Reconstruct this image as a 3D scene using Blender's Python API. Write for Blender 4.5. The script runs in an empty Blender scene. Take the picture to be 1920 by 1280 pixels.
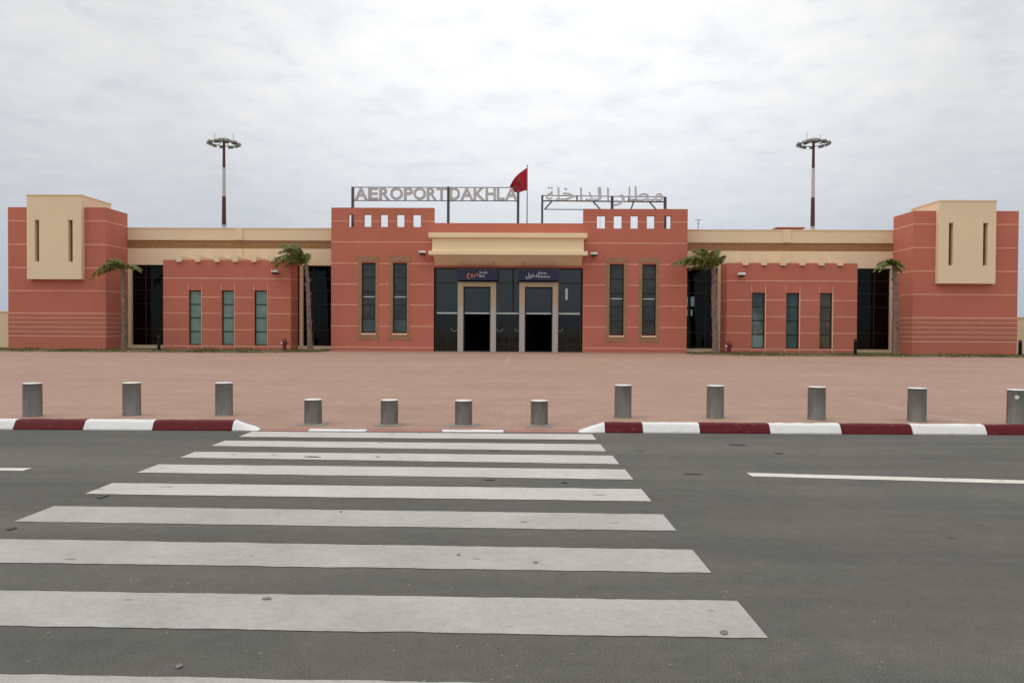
import bpy, math, random
from mathutils import Vector, Matrix, Euler
random.seed(7)
SC = bpy.context.scene
COL = SC.collection
R = math.radians

# ------------------------------------------------------------------ camera
F = 1450.0                     # focal length in pixels of a 1920 px wide picture
CAM = Vector((0, 0, 1.6))
rot = (Matrix.Rotation(R(1.15), 3, 'Z') @ Matrix.Rotation(R(90 - 0.91), 3, 'X') @ Matrix.Rotation(R(0.33), 3, 'Z'))
cd = bpy.data.cameras.new('camera')
cd.sensor_width = 36; cd.lens = 36 * F / 1920; cd.clip_end = 6000; cd.clip_start = 0.1
cam = bpy.data.objects.new('camera', cd); COL.objects.link(cam)
cam.matrix_world = Matrix.Translation(CAM) @ rot.to_4x4()
SC.camera = cam

def ray(px, py):
    return rot @ Vector(((px - 960) / F, (640 - py) / F, -1))
def at(px, py, Y):             # point of the vertical plane y = Y
    d = ray(px, py); return CAM + d * ((Y - CAM.y) / d.y)
def X(px, py, Y): return at(px, py, Y).x
def Zc(px, py, Y): return at(px, py, Y).z
def gnd(px, py, z=0.0):        # point of the level z
    d = ray(px, py); return CAM + d * ((z - CAM.z) / d.z)

# ------------------------------------------------------------------ mesh helper
class MB:
    def __init__(s): s.v = []; s.f = []; s.m = []
    def face(s, pts, mi=0):
        n = len(s.v); s.v += [tuple(p) for p in pts]; s.f.append(tuple(range(n, n + len(pts)))); s.m.append(mi)
    def raw(s, vs, fs, mi=0):
        n = len(s.v); s.v += [tuple(p) for p in vs]
        for f in fs: s.f.append(tuple(i + n for i in f)); s.m.append(mi)
    def box(s, x0, x1, y0, y1, z0, z1, mi=0):
        if x0 > x1: x0, x1 = x1, x0
        vs = [(x, y, z) for z in (z0, z1) for y in (y0, y1) for x in (x0, x1)]
        s.raw(vs, [(0, 2, 3, 1), (4, 5, 7, 6), (0, 1, 5, 4), (2, 6, 7, 3), (0, 4, 6, 2), (1, 3, 7, 5)], mi)
        return s
    def bbox(s, x0, x1, y0, y1, z0, z1, b=0.01, mi=0):     # box with chamfered edges
        if x0 > x1: x0, x1 = x1, x0
        import bmesh
        bm = bmesh.new()
        bmesh.ops.create_cube(bm, size=1)
        for v in bm.verts:
            v.co = ((x0 + x1) / 2 + v.co.x * (x1 - x0), (y0 + y1) / 2 + v.co.y * (y1 - y0), (z0 + z1) / 2 + v.co.z * (z1 - z0))
        bmesh.ops.bevel(bm, geom=bm.edges[:], offset=b, segments=2, affect='EDGES', profile=0.5)
        bm.verts.index_update()
        s.raw([v.co for v in bm.verts], [[v.index for v in f.verts] for f in bm.faces], mi); bm.free()
        return s
    def prism(s, poly, y0, y1, mi=0):                       # polygon in x,z pushed along y
        n = len(poly)
        vs = [(p[0], y0, p[1]) for p in poly] + [(p[0], y1, p[1]) for p in poly]
        s.raw(vs, [tuple(range(n)), tuple(range(2 * n - 1, n - 1, -1))] + [(i, i + n, (i + 1) % n + n, (i + 1) % n) for i in range(n)], mi)
        return s
    def prismx(s, poly, x0, x1, mi=0):                      # polygon in y,z pushed along x
        n = len(poly)
        vs = [(x0, p[0], p[1]) for p in poly] + [(x1, p[0], p[1]) for p in poly]
        s.raw(vs, [tuple(range(n)), tuple(range(2 * n - 1, n - 1, -1))] + [(i, i + n, (i + 1) % n + n, (i + 1) % n) for i in range(n)], mi)
        return s
    def slab(s, xs, zs, hole, y0, y1, mi=0):                # wall made of a grid with through openings
        xs = sorted(set(round(v, 5) for v in xs)); zs = sorted(set(round(v, 5) for v in zs))
        nx, nz = len(xs) - 1, len(zs) - 1
        sol = lambda i, j: 0 <= i < nx and 0 <= j < nz and not hole((xs[i] + xs[i + 1]) / 2, (zs[j] + zs[j + 1]) / 2)
        for i in range(nx):
            for j in range(nz):
                if not sol(i, j): continue
                a, b, c, d = xs[i], xs[i + 1], zs[j], zs[j + 1]
                s.face([(a, y0, c), (b, y0, c), (b, y0, d), (a, y0, d)], mi)
                s.face([(b, y1, c), (a, y1, c), (a, y1, d), (b, y1, d)], mi)
                if not sol(i - 1, j): s.face([(a, y1, c), (a, y0, c), (a, y0, d), (a, y1, d)], mi)
                if not sol(i + 1, j): s.face([(b, y0, c), (b, y1, c), (b, y1, d), (b, y0, d)], mi)
                if not sol(i, j - 1): s.face([(a, y1, c), (b, y1, c), (b, y0, c), (a, y0, c)], mi)
                if not sol(i, j + 1): s.face([(a, y0, d), (b, y0, d), (b, y1, d), (a, y1, d)], mi)
        return s
    def wall(s, x0, x1, z0, z1, holes, y0, y1, mi=0):
        xs = [x0, x1] + [v for h in holes for v in h[:2]]; zs = [z0, z1] + [v for h in holes for v in h[2:]]
        return s.slab(xs, zs, lambda x, z: any(h[0] < x < h[1] and h[2] < z < h[3] for h in holes), y0, y1, mi)
    def tube(s, pts, rad, n=8, mi=0, cap=True):
        pts = [Vector(p) for p in pts]
        if not isinstance(rad, (list, tuple)): rad = [rad] * len(pts)
        base = len(s.v)
        for i, p in enumerate(pts):
            t = (pts[min(i + 1, len(pts) - 1)] - pts[max(i - 1, 0)]).normalized()
            u = t.cross(Vector((0, 1, 0)) if abs(t.y) < .9 else Vector((1, 0, 0))).normalized(); w = t.cross(u)
            for k in range(n):
                a = 2 * math.pi * k / n
                s.v.append(tuple(p + (u * math.cos(a) + w * math.sin(a)) * rad[i]))
        for i in range(len(pts) - 1):
            for k in range(n):
                a, b = base + i * n + k, base + i * n + (k + 1) % n
                s.f.append((a, b, b + n, a + n)); s.m.append(mi)
        if cap:
            s.f.append(tuple(base + k for k in range(n))[::-1]); s.m.append(mi)
            e = base + (len(pts) - 1) * n
            s.f.append(tuple(e + k for k in range(n))); s.m.append(mi)
        return s
    def lathe(s, prof, c=(0, 0, 0), n=24, mi=0, axis='Z'):  # prof: (radius, height)
        base = len(s.v)
        for r, h in prof:
            for k in range(n):
                a = 2 * math.pi * k / n
                p = (r * math.cos(a), r * math.sin(a), h)
                if axis == 'X': p = (h, r * math.cos(a), r * math.sin(a))
                if axis == 'Y': p = (r * math.cos(a), h, r * math.sin(a))
                s.v.append((c[0] + p[0], c[1] + p[1], c[2] + p[2]))
        mis = mi if isinstance(mi, list) else [mi] * len(prof)
        for i in range(len(prof) - 1):
            for k in range(n):
                a, b = base + i * n + k, base + i * n + (k + 1) % n
                s.f.append((a, b, b + n, a + n)); s.m.append(mis[i])
        s.f.append(tuple(base + k for k in range(n))[::-1]); s.m.append(mis[0])
        e = base + (len(prof) - 1) * n
        s.f.append(tuple(e + k for k in range(n))); s.m.append(mis[-1])
        return s
    def build(s, name, mats, parent=None, smooth=False, origin=None):
        me = bpy.data.meshes.new(name)
        v = s.v
        if origin is not None: v = [(a - origin[0], b - origin[1], c - origin[2]) for a, b, c in v]
        me.from_pydata(v, [], s.f)
        for m in (mats if isinstance(mats, (list, tuple)) else [mats]): me.materials.append(m)
        me.polygons.foreach_set('material_index', s.m)
        if smooth:
            me.polygons.foreach_set('use_smooth', [True] * len(s.f))
            try: me.set_sharp_from_angle(angle=R(40))
            except Exception: pass
        me.update()
        o = bpy.data.objects.new(name, me); COL.objects.link(o)
        if origin is not None: o.location = origin
        if parent is not None:
            o.parent = parent
            if origin is None:              # mesh written in world coordinates
                pp = Vector(parent.location)
                if parent.parent is not None: pp = pp + Vector(parent.parent.location)
                me.transform(Matrix.Translation(-pp))
        return o

def tag(o, label=None, cat=None, group=None, kind=None):
    if label: o['label'] = label
    if cat: o['category'] = cat
    if group: o['group'] = group
    if kind: o['kind'] = kind
    return o
def empty(name, loc=(0, 0, 0)):
    o = bpy.data.objects.new(name, None); COL.objects.link(o); o.location = loc; o.empty_display_size = .3
    return o
def copy_tree(o, parent=None):
    c = o.copy(); COL.objects.link(c)
    if parent is not None: c.parent = parent
    for ch in list(o.children): copy_tree(ch, c)
    return c

# ------------------------------------------------------------------ materials
def mat(name):
    m = bpy.data.materials.new(name); m.use_nodes = True
    nt = m.node_tree; b = nt.nodes['Principled BSDF']
    return m, nt, b
def noise(nt, scale, detail=4, rough=.6, vec=None, dist=0):
    n = nt.nodes.new('ShaderNodeTexNoise'); n.inputs['Scale'].default_value = scale
    n.inputs['Detail'].default_value = detail; n.inputs['Roughness'].default_value = rough; n.inputs['Distortion'].default_value = dist
    if vec is not None: nt.links.new(vec, n.inputs['Vector'])
    return n.outputs['Fac']
def ramp(nt, fac, stops):
    r = nt.nodes.new('ShaderNodeValToRGB'); nt.links.new(fac, r.inputs['Fac'])
    e = r.color_ramp.elements
    while len(e) < len(stops): e.new(.5)
    for k, (p, c) in enumerate(stops):
        e[k].position = p; e[k].color = (c, c, c, 1) if isinstance(c, (int, float)) else (*c, 1)
    return r.outputs['Color']
def mix(nt, a, b, fac, mode='MIX'):
    n = nt.nodes.new('ShaderNodeMix'); n.data_type = 'RGBA'; n.blend_type = mode
    for sock, val in ((n.inputs[0], fac), (n.inputs[6], a), (n.inputs[7], b)):
        if isinstance(val, (int, float)): sock.default_value = val
        elif isinstance(val, tuple): sock.default_value = (*val[:3], 1)
        else: nt.links.new(val, sock)
    return n.outputs[2]
def coords(nt, scale=(1, 1, 1), rotz=0, kind='Object'):
    t = nt.nodes.new('ShaderNodeTexCoord'); m = nt.nodes.new('ShaderNodeMapping')
    m.inputs['Scale'].default_value = scale; m.inputs['Rotation'].default_value = (0, 0, rotz)
    nt.links.new(t.outputs[kind], m.inputs['Vector']); return m.outputs['Vector']
def bump(nt, b, h, strength=.3, dist=.01):
    n = nt.nodes.new('ShaderNodeBump'); n.inputs['Strength'].default_value = strength; n.inputs['Distance'].default_value = dist
    nt.links.new(h, n.inputs['Height']); nt.links.new(n.outputs['Normal'], b.inputs['Normal'])

def simple(name, col, rough=.6, metal=0, var=.12, scale=3, spec=.5):
    m, nt, b = mat(name); v = coords(nt)
    f = noise(nt, scale, 5, .6, v)
    c = mix(nt, tuple(x * (1 - var) for x in col), tuple(min(1, x * (1 + var)) for x in col), ramp(nt, f, [(.3, 0.), (.7, 1.)]))
    nt.links.new(c, b.inputs['Base Color'])
    b.inputs['Roughness'].default_value = rough; b.inputs['Metallic'].default_value = metal
    b.inputs['Specular IOR Level'].default_value = spec
    return m
def stucco(name, col, var=.07, streak=.10):
    m, nt, b = mat(name); v = coords(nt)
    big = ramp(nt, noise(nt, .35, 5, .6, v), [(.3, 0.), (.7, 1.)])
    c = mix(nt, tuple(x * (1 - var) for x in col), tuple(min(1, x * (1 + var)) for x in col), big)
    vs = coords(nt, (2.2, 2.2, .12))                                  # rain streaks, weathering
    st = ramp(nt, noise(nt, 1.0, 6, .65, vs), [(.52, 0.), (.75, 1.)])
    dm = nt.nodes.new('ShaderNodeMath'); dm.operation = 'MULTIPLY'; dm.inputs[1].default_value = streak
    nt.links.new(st, dm.inputs[0])
    c = mix(nt, c, tuple(x * .55 for x in col), dm.outputs[0])
    fine = noise(nt, 9, 6, .7, v)
    c = mix(nt, c, mix(nt, tuple(x * .9 for x in col), tuple(min(1, x * 1.1) for x in col), fine), .35)
    nt.links.new(c, b.inputs['Base Color'])
    b.inputs['Roughness'].default_value = .92; b.inputs['Specular IOR Level'].default_value = .2
    bump(nt, b, noise(nt, 60, 4, .6, v), .25, .01)
    return m

M = {}
M['red'] = stucco('terracotta_render', (.515, .17, .116), .10, .2)
M['ribred'] = stucco('pale_terracotta_render', (.515, .19, .133))
M['cream'] = stucco('cream_render', (.80, .65, .44), .04, .08)
M['canopy'] = stucco('lit_cream_render', (.89, .725, .48), .04, .06)  # same cream; extra light on the projecting canopy is put into the colour
M['stripe'] = simple('pale_joint_line', (.74, .38, .26), .85, var=.1, scale=4)
M['tile'] = None
def tile_mat(name, ca, cb, scale):
    m, nt, b = mat(name); v = coords(nt)
    t = nt.nodes.new('ShaderNodeTexVoronoi'); t.inputs['Scale'].default_value = scale; nt.links.new(v, t.inputs['Vector'])
    sep = nt.nodes.new('ShaderNodeSeparateColor'); nt.links.new(t.outputs['Color'], sep.inputs[0])
    c = mix(nt, ca, cb, sep.outputs[0]); nt.links.new(c, b.inputs['Base Color']); b.inputs['Roughness'].default_value = .6
    return m
M['tile'] = tile_mat('ochre_mosaic_tile', (.27, .135, .045), (.34, .18, .065), 9)
M['surround'] = tile_mat('brown_mosaic_surround', (.28, .15, .07), (.38, .215, .11), 12)
M['portal'] = tile_mat('beige_stone', (.42, .32, .20), (.48, .37, .24), 8)
M['portalgrey'] = tile_mat('grey_granite', (.36, .35, .31), (.50, .48, .43), 25)
M['dark'] = simple('dark_window_metal', (.012, .012, .013), .45, .2)
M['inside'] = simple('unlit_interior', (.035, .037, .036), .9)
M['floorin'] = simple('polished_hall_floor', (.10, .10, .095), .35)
M['bar'] = simple('pale_metal_bar', (.50, .58, .54), .4, .2)
M['handle'] = simple('steel_handle', (.28, .30, .28), .4, .3)
M['post'] = simple('dark_grey_steel', (.11, .105, .10), .55, .4)
M['letter'] = simple('weathered_white_letter', (.50, .50, .50), .5)
M['white'] = simple('white_paint', (.78, .77, .74), .5)
M['black'] = simple('black_paint', (.006, .006, .006), .6, spec=.2)
M['hydrant'] = simple('dark_red_enamel', (.16, .012, .014), .4)
M['mastred'] = simple('maroon_mast_paint', (.085, .022, .02), .6)
M['mastwhite'] = simple('dull_white_mast_paint', (.50, .49, .49), .6)
M['letterlight'] = simple('pale_grey_letter', (.58, .58, .58), .5)
M['mastgrey'] = simple('galvanised_steel', (.20, .20, .19), .5, .5)
M['lens'] = simple('lamp_glass', (.05, .05, .06), .2)
M['blue'] = simple('navy_sign_panel', (.010, .015, .058), .45)
M['signtext'] = simple('white_sign_text', (.65, .66, .70), .5)
M['signorange'] = simple('orange_sign_text', (.72, .25, .13), .5)
M['flag'] = simple('red_flag_cloth', (.42, .006, .026), .8, var=.05)
M['star'] = simple('green_flag_star', (.02, .10, .04), .8)
M['roof'] = simple('roof_screed', (.30, .28, .25), .9)

def glass(name, tint, glossy=1.0, rough=.03, ior=1.5):
    m, nt, b = mat(name); nt.nodes.remove(b)
    tr = nt.nodes.new('ShaderNodeBsdfTransparent'); tr.inputs['Color'].default_value = (*tint, 1)
    gl = nt.nodes.new('ShaderNodeBsdfGlossy'); gl.inputs['Roughness'].default_value = rough
    v = coords(nt); f = noise(nt, .7, 3, .5, v)
    c = mix(nt, (.75 * glossy, .82 * glossy, .80 * glossy), (1 * glossy, 1 * glossy, 1 * glossy), f)
    nt.links.new(c, gl.inputs['Color'])
    fr = nt.nodes.new('ShaderNodeFresnel'); fr.inputs['IOR'].default_value = ior
    bp = nt.nodes.new('ShaderNodeBump'); bp.inputs['Strength'].default_value = .12; bp.inputs['Distance'].default_value = .05; nt.links.new(noise(nt, .9, 2, .5, v), bp.inputs['Height']); nt.links.new(bp.outputs[0], gl.inputs['Normal'])
    mx = nt.nodes.new('ShaderNodeMixShader')
    nt.links.new(fr.outputs[0], mx.inputs[0]); nt.links.new(tr.outputs[0], mx.inputs[1]); nt.links.new(gl.outputs[0], mx.inputs[2])
    nt.links.new(mx.outputs[0], nt.nodes['Material Output'].inputs['Surface'])
    return m
M['glass'] = glass('tinted_glass', (.36, .46, .42), 1.0, .03, 1.72)
M['wingglass'] = glass('dark_wing_glass', (.42, .48, .46), .35)
M['blackglass'] = glass('dark_tinted_glass', (.24, .29, .27), .8, .04, 1.6)
def blind(name, a, b_, rough=.12, bands=0):
    m, nt, b = mat(name); v = coords(nt, (1, 1, 1))
    c = mix(nt, a, b_, ramp(nt, noise(nt, 1.3, 4, .6, v), [(.35, 0.), (.65, 1.)]))
    nt.links.new(c, b.inputs['Base Color']); b.inputs['Roughness'].default_value = rough
    return m
M['pane_teal'] = blind('teal_blind_behind_glass', (.14, .24, .21), (.21, .31, .275))
M['pane_mix'] = blind('grey_green_blind_behind_glass', (.05, .085, .075), (.17, .24, .20))
M['pane_blue'] = blind('dark_blue_glass_pane', (.018, .035, .045), (.05, .10, .10))
M['pane_olive'] = blind('olive_blind_behind_glass', (.055, .052, .028), (.10, .095, .055))
M['pane_dark'] = blind('dark_grey_glass_pane', (.022, .027, .024), (.05, .058, .052))
M['pane_low'] = blind('blue_grey_glass_pane', (.045, .075, .08), (.075, .11, .115))

# asphalt
def asphalt():
    m, nt, b = mat('worn_asphalt'); v = coords(nt)
    g = noise(nt, 110, 4, .75, v)
    c = ramp(nt, g, [(.28, (.054, .053, .047)), (.52, (.114, .111, .100)), (.74, (.23, .222, .20))])
    vs = coords(nt, (.10, .75, 1), R(-1.26))
    st = ramp(nt, noise(nt, 1, 6, .62, vs), [(.35, (.80, .80, .79)), (.68, (1.16, 1.15, 1.12))])
    c = mix(nt, c, st, 1.0, 'MULTIPLY')
    c = mix(nt, c, ramp(nt, noise(nt, .5, 6, .7, v, .6), [(.36, (.86, .88, .88)), (.66, (1.1, 1.07, 1.02))]), 1.0, 'MULTIPLY')
    c = mix(nt, c, ramp(nt, noise(nt, 7, 6, .75, v), [(.3, .88), (.7, 1.12)]), 1.0, 'MULTIPLY')
    sp = ramp(nt, noise(nt, 3.1, 2, .5, coords(nt, (.55, 1, 1))), [(.73, 0.), (.76, 1.)])    # oil and tar spots
    c = mix(nt, c, (.035, .032, .028), sp)
    tr = ramp(nt, noise(nt, 1.0, 3, .5, coords(nt, (.03, 1.4, 1), R(-1.26))), [(.55, 0.), (.7, .22)])
    c = mix(nt, c, (.05, .05, .047), tr)
    vo = nt.nodes.new('ShaderNodeTexVoronoi'); vo.inputs['Scale'].default_value = 26; nt.links.new(v, vo.inputs['Vector'])
    sep = nt.nodes.new('ShaderNodeSeparateColor'); nt.links.new(vo.outputs['Color'], sep.inputs[0])
    dot = ramp(nt, vo.outputs['Distance'], [(.10, 1.), (.2, 0.)])
    few = ramp(nt, sep.outputs[0], [(.965, 0.), (.97, 1.)])
    c = mix(nt, c, (.30, .27, .22), mix(nt, (0, 0, 0), dot, few))
    nt.links.new(c, b.inputs['Base Color']); b.inputs['Roughness'].default_value = .88; b.inputs['Specular IOR Level'].default_value = .3
    bump(nt, b, noise(nt, 130, 3, .7, v), .55, .012)
    return m
M['asphalt'] = asphalt()
M['scuff'] = simple('grey_scuff', (.17, .155, .14), .8, var=.3, scale=30)
M['tar'] = simple('dark_tar', (.055, .050, .044), .8, var=.4, scale=20)
def roadpaint(name, ca, cb):
    m, nt, b = mat(name); v = coords(nt)
    base = ramp(nt, noise(nt, 1.1, 6, .65, v), [(.3, ca), (.7, cb)])
    c = mix(nt, base, ramp(nt, noise(nt, 90, 3, .7, v), [(.25, .80), (.6, 1.02), (.8, 1.1)]), 1.0, 'MULTIPLY')
    c = mix(nt, c, ramp(nt, noise(nt, 14, 6, .8, v), [(.3, .84), (.6, 1.04)]), 1.0, 'MULTIPLY')
    wear = ramp(nt, noise(nt, 20, 6, .72, v, .4), [(.61, 0.), (.74, .7)])
    c = mix(nt, c, (.17, .165, .15), wear)
    sp = ramp(nt, noise(nt, 6.5, 2, .5, coords(nt, (.6, 1, 1))), [(.70, 0.), (.73, .85)])
    c = mix(nt, c, (.10, .095, .085), sp)
    nt.links.new(c, b.inputs['Base Color']); b.inputs['Roughness'].default_value = .5; b.inputs['Specular IOR Level'].default_value = .6
    bump(nt, b, noise(nt, 120, 3, .7, v), .3, .006)
    return m
M['roadpaint'] = roadpaint('dimmed_worn_road_paint', (.31, .298, .27), (.43, .415, .385))  # near bars: worn paint, its weaker sheen painted in as a darker tone
M['roadpaintfar'] = roadpaint('brightened_worn_road_paint', (.43, .412, .37), (.55, .53, .485))  # far bars: same worn paint, grazing sky sheen put into the colour
M['linepaint'] = roadpaint('pale_line_paint', (.58, .56, .48), (.70, .68, .61))
def paving():
    m, nt, b = mat('pink_block_paving'); v = coords(nt)
    br = nt.nodes.new('ShaderNodeTexBrick'); nt.links.new(v, br.inputs['Vector'])
    br.inputs['Scale'].default_value = 1; br.inputs['Brick Width'].default_value = .24; br.inputs['Row Height'].default_value = .12
    br.inputs['Mortar Size'].default_value = .006; br.inputs['Mortar Smooth'].default_value = .3
    br.inputs['Color1'].default_value = (.325, .205, .155, 1); br.inputs['Color2'].default_value = (.36, .229, .174, 1); br.inputs['Mortar'].default_value = (.27, .17, .135, 1)
    c = mix(nt, br.outputs['Color'], ramp(nt, noise(nt, .18, 6, .65, coords(nt, (.6, 1.2, 1))), [(.3, (.91, .92, .93)), (.7, (1.10, 1.09, 1.07))]), 1.0, 'MULTIPLY')
    c = mix(nt, c, ramp(nt, noise(nt, 1.0, 5, .65, coords(nt, (.25, 1.2, 1))), [(.32, (.94, .935, .93)), (.68, (1.05, 1.055, 1.06))]), 1.0, 'MULTIPLY')
    c = mix(nt, c, ramp(nt, noise(nt, 2.2, 6, .7, v), [(.3, .92), (.7, 1.07)]), 1.0, 'MULTIPLY')
    sp = ramp(nt, noise(nt, .55, 5, .6, coords(nt, (.35, 1, 1))), [(.67, 0.), (.72, .45)])
    c = mix(nt, c, (.17, .10, .075), sp)
    sc = ramp(nt, noise(nt, 1.0, 2, .4, coords(nt, (2.6, .045, 1), R(-1.2))), [(.66, 0.), (.70, .2)])   # scuff lines
    c = mix(nt, c, (.46, .34, .29), sc)
    nt.links.new(c, b.inputs['Base Color']); b.inputs['Roughness'].default_value = .85; b.inputs['Specular IOR Level'].default_value = .3
    bump(nt, b, br.outputs['Fac'], -.3, .006)
    return m
M['paving'] = paving()
def kerbpaint(name, col):
    m, nt, b = mat(name); v = coords(nt)
    c = mix(nt, tuple(x * .88 for x in col), tuple(min(1, x * 1.08) for x in col), noise(nt, 3, 6, .7, v))
    dirt = ramp(nt, noise(nt, 11, 6, .75, v), [(.57, 0.), (.74, .5)])
    c = mix(nt, c, (.20, .17, .14), dirt)
    nt.links.new(c, b.inputs['Base Color']); b.inputs['Roughness'].default_value = .6; b.inputs['Specular IOR Level'].default_value = .2
    bump(nt, b, noise(nt, 35, 5, .7, v), .4, .012)
    return m
M['kerbred'] = kerbpaint('oxblood_kerb_paint', (.105, .004, .008))
M['kerbwhite'] = kerbpaint('white_kerb_paint', (.74, .73, .72))
M['kerbfaded'] = kerbpaint('faded_pink_kerb_paint', (.36, .17, .14))
def steel(name, ca, cb, dirt, amt):
    m, nt, b = mat(name); v = coords(nt, (14, 14, .35))
    f = noise(nt, 2, 6, .7, v)
    c = mix(nt, ca, cb, f)
    d = ramp(nt, noise(nt, 4, 6, .75, coords(nt, (1, 1, .6))), [(.45, 0.), (.72, amt)])
    c = mix(nt, c, dirt, d)
    nt.links.new(c, b.inputs['Base Color']); b.inputs['Metallic'].default_value = .7
    nt.links.new(ramp(nt, f, [(.3, .24), (.7, .40)]), b.inputs['Roughness'])
    return m
M['steel'] = steel('brushed_steel', (.15, .14, .122), (.29, .272, .242), (.10, .08, .065), .55)
M['steelold'] = steel('stained_steel', (.15, .13, .11), (.27, .25, .22), (.13, .075, .05), .8)
M['cap'] = simple('bright_steel_cap', (.72, .72, .70), .5, .3)
M['soil'] = simple('dry_bed_soil', (.14, .105, .05), .95, var=.3, scale=2)
def grassm():
    m, nt, b = mat('dry_grass'); v = coords(nt)
    c = ramp(nt, noise(nt, .9, 5, .7, v), [(.3, (.20, .155, .065)), (.5, (.13, .115, .035)), (.7, (.07, .08, .022))])
    nt.links.new(c, b.inputs['Base Color']); b.inputs['Roughness'].default_value = .8
    return m
M['grass'] = grassm()
def leafm(name, a, b_):
    m, nt, b = mat(name); v = coords(nt)
    c = mix(nt, a, b_, ramp(nt, noise(nt, 2.5, 3, .6, v), [(.35, 0.), (.65, 1.)]))
    nt.links.new(c, b.inputs['Base Color']); b.inputs['Roughness'].default_value = .5
    tl = nt.nodes.new('ShaderNodeBsdfTranslucent'); nt.links.new(c, tl.inputs['Color'])
    mx = nt.nodes.new('ShaderNodeMixShader'); mx.inputs[0].default_value = .4
    nt.links.new(b.outputs[0], mx.inputs[1]); nt.links.new(tl.outputs[0], mx.inputs[2])
    nt.links.new(mx.outputs[0], nt.nodes['Material Output'].inputs['Surface'])
    return m
M['palm'] = leafm('palm_leaflets', (.135, .165, .035), (.28, .29, .085))
M['trunk'] = simple('palm_bark', (.19, .135, .105), .9, var=.45, scale=5)
def sand():
    m, nt, b = mat('sandy_ground'); v = coords(nt)
    c = ramp(nt, noise(nt, .05, 8, .65, v), [(.3, (.26, .20, .14)), (.7, (.38, .30, .22))])
    nt.links.new(c, b.inputs['Base Color']); b.inputs['Roughness'].default_value = .95
    return m
M['sand'] = sand()

# ------------------------------------------------------------------ ground, road, plaza
KA = R(1.26)                                     # the kerb runs at a small angle to the facade
ex, ey = Vector((math.cos(KA), math.sin(KA), 0)), Vector((-math.sin(KA), math.cos(KA), 0))
def uv(p): return p.dot(ex), p.dot(ey)           # along / across the road
def wp(u, v, z=0): q = ex * u + ey * v; return Vector((q.x, q.y, z))
PZ = .13                                         # level of the plaza
VK = 11.98                                       # road side face of the kerb
KD = .20                                         # depth of a kerb stone

b = MB(); b.face([(-3000, -3000, -.06), (3000, -3000, -.06), (3000, 3000, -.06), (-3000, 3000, -.06)])
tag(b.build('ground', M['sand']), kind='structure')
b = MB(); b.face([wp(-160, -9, 0), wp(160, -9, 0), wp(160, VK + .05, 0), wp(-160, VK + .05, 0)])
tag(b.build('road', M['asphalt']), kind='structure')

UL0 = uv(gnd(447, 803))[0]; UL1 = uv(gnd(496, 803))[0]          # left taper of the kerb
UR0 = uv(gnd(1084, 809))[0]; UR1 = uv(gnd(1134, 809))[0]        # right taper
def sm(t): t = max(0, min(1, t)); return t * t * (3 - 2 * t)
def plz(u, v):
    lin = lambda t: max(0, min(1, t))
    side = lin((u - UL0) / (UL1 - UL0 - .02)) * lin((UR1 - u) / (UR1 - UR0 - .02))
    back = 1 - sm((v - VK - .9) / 3.6)
    return PZ - (PZ - .018) * side * back
us = [-70, -40, -20, -12, -8] + [UL0 - 1 + .13 * i for i in range(int((UR1 - UL0 + 2) / .13) + 1)] + [8, 12, 20, 40, 70]
us = sorted(us)
vs = [VK + KD - .021, VK + KD - .02, VK + .5, VK + .8] + [VK + .9 + .24 * i for i in range(17)] + [20, 30, 50.6, 75]
b = MB(); nu = len(us)
b.v = [tuple(wp(u, v, plz(u, v) if k else -.05)) for k, v in enumerate(vs) for u in us]
for j in range(len(vs) - 1):
    for i in range(nu - 1):
        k = j * nu + i; b.f.append((k, k + 1, k + 1 + nu, k + nu)); b.m.append(0)
tag(b.build('plaza', M['paving'], smooth=True), kind='structure')

# kerb: painted stones
kerb = tag(empty('kerb', wp(0, VK)), 'kerb of alternating oxblood and white painted stones between road and plaza', 'kerb', kind='structure')
def stone(u0, u1, m, h0=.148, h1=.148, name='kerb_stone'):
    w = MB(); g = .006; n = 7
    prof = [(0.0, -.05), (0.0, .12), (.028, .45), (.058, .78), (.078, .92), (.115, 1.0), (KD, 1.0), (KD, -.05)]
    N = max(2, int((u1 - u0) / .1)); rows = []
    for i in range(N + 1):
        t = i / N; u = u0 + g + (u1 - u0 - 2 * g) * t; h = h0 + (h1 - h0) * t
        r = []
        for (v, k) in prof:
            z = h * k if k > 0 else -.05
            j = random.uniform(-.004, .004) if 0 < k else 0
            r.append(wp(u, VK + v + j, max(z + j, .006) if k > 0 else -.05))
        rows.append(r)
    base = len(w.v)
    for r in rows: w.v += [tuple(p) for p in r]
    L = len(prof)
    for i in range(N):
        for k in range(L - 1):
            a = base + i * L + k; w.f.append((a, a + L, a + L + 1, a + 1)); w.m.append(0)
    w.f.append(tuple(base + k for k in range(L))); w.m.append(0)
    e = base + N * L; w.f.append(tuple(e + k for k in range(L))[::-1]); w.m.append(0)
    return w.build(name, m, kerb)
def uk(px, py): return uv(gnd(px, py))[0]
left = [(446, 803), (298, 803), (163, 804), (25, 805)]
pu = [uk(*p) for p in left]; 
while pu[-1] > -26: pu.append(pu[-1] - 1.13)
for i in range(len(pu) - 1): stone(pu[i + 1], pu[i], M['kerbred'] if i % 2 == 0 else M['kerbwhite'])
right = [(1133, 809), (1202, 809), (1311, 811), (1442, 812), (1580, 814), (1718, 816), (1860, 817)]
qu = [uk(*p) for p in right]
while qu[-1] < 26: qu.append(qu[-1] + 1.15)
for i in range(len(qu) - 1): stone(qu[i], qu[i + 1], M['kerbred'] if i % 2 == 0 else M['kerbwhite'])
stone(pu[0], UL1, M['kerbwhite'], .148, .014); stone(UR0, qu[0], M['kerbwhite'], .014, .148)
flat = [uk(p, 804 + (p - 496) * .006) for p in (496, 583, 691, 830, 945, 1084)]
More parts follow.
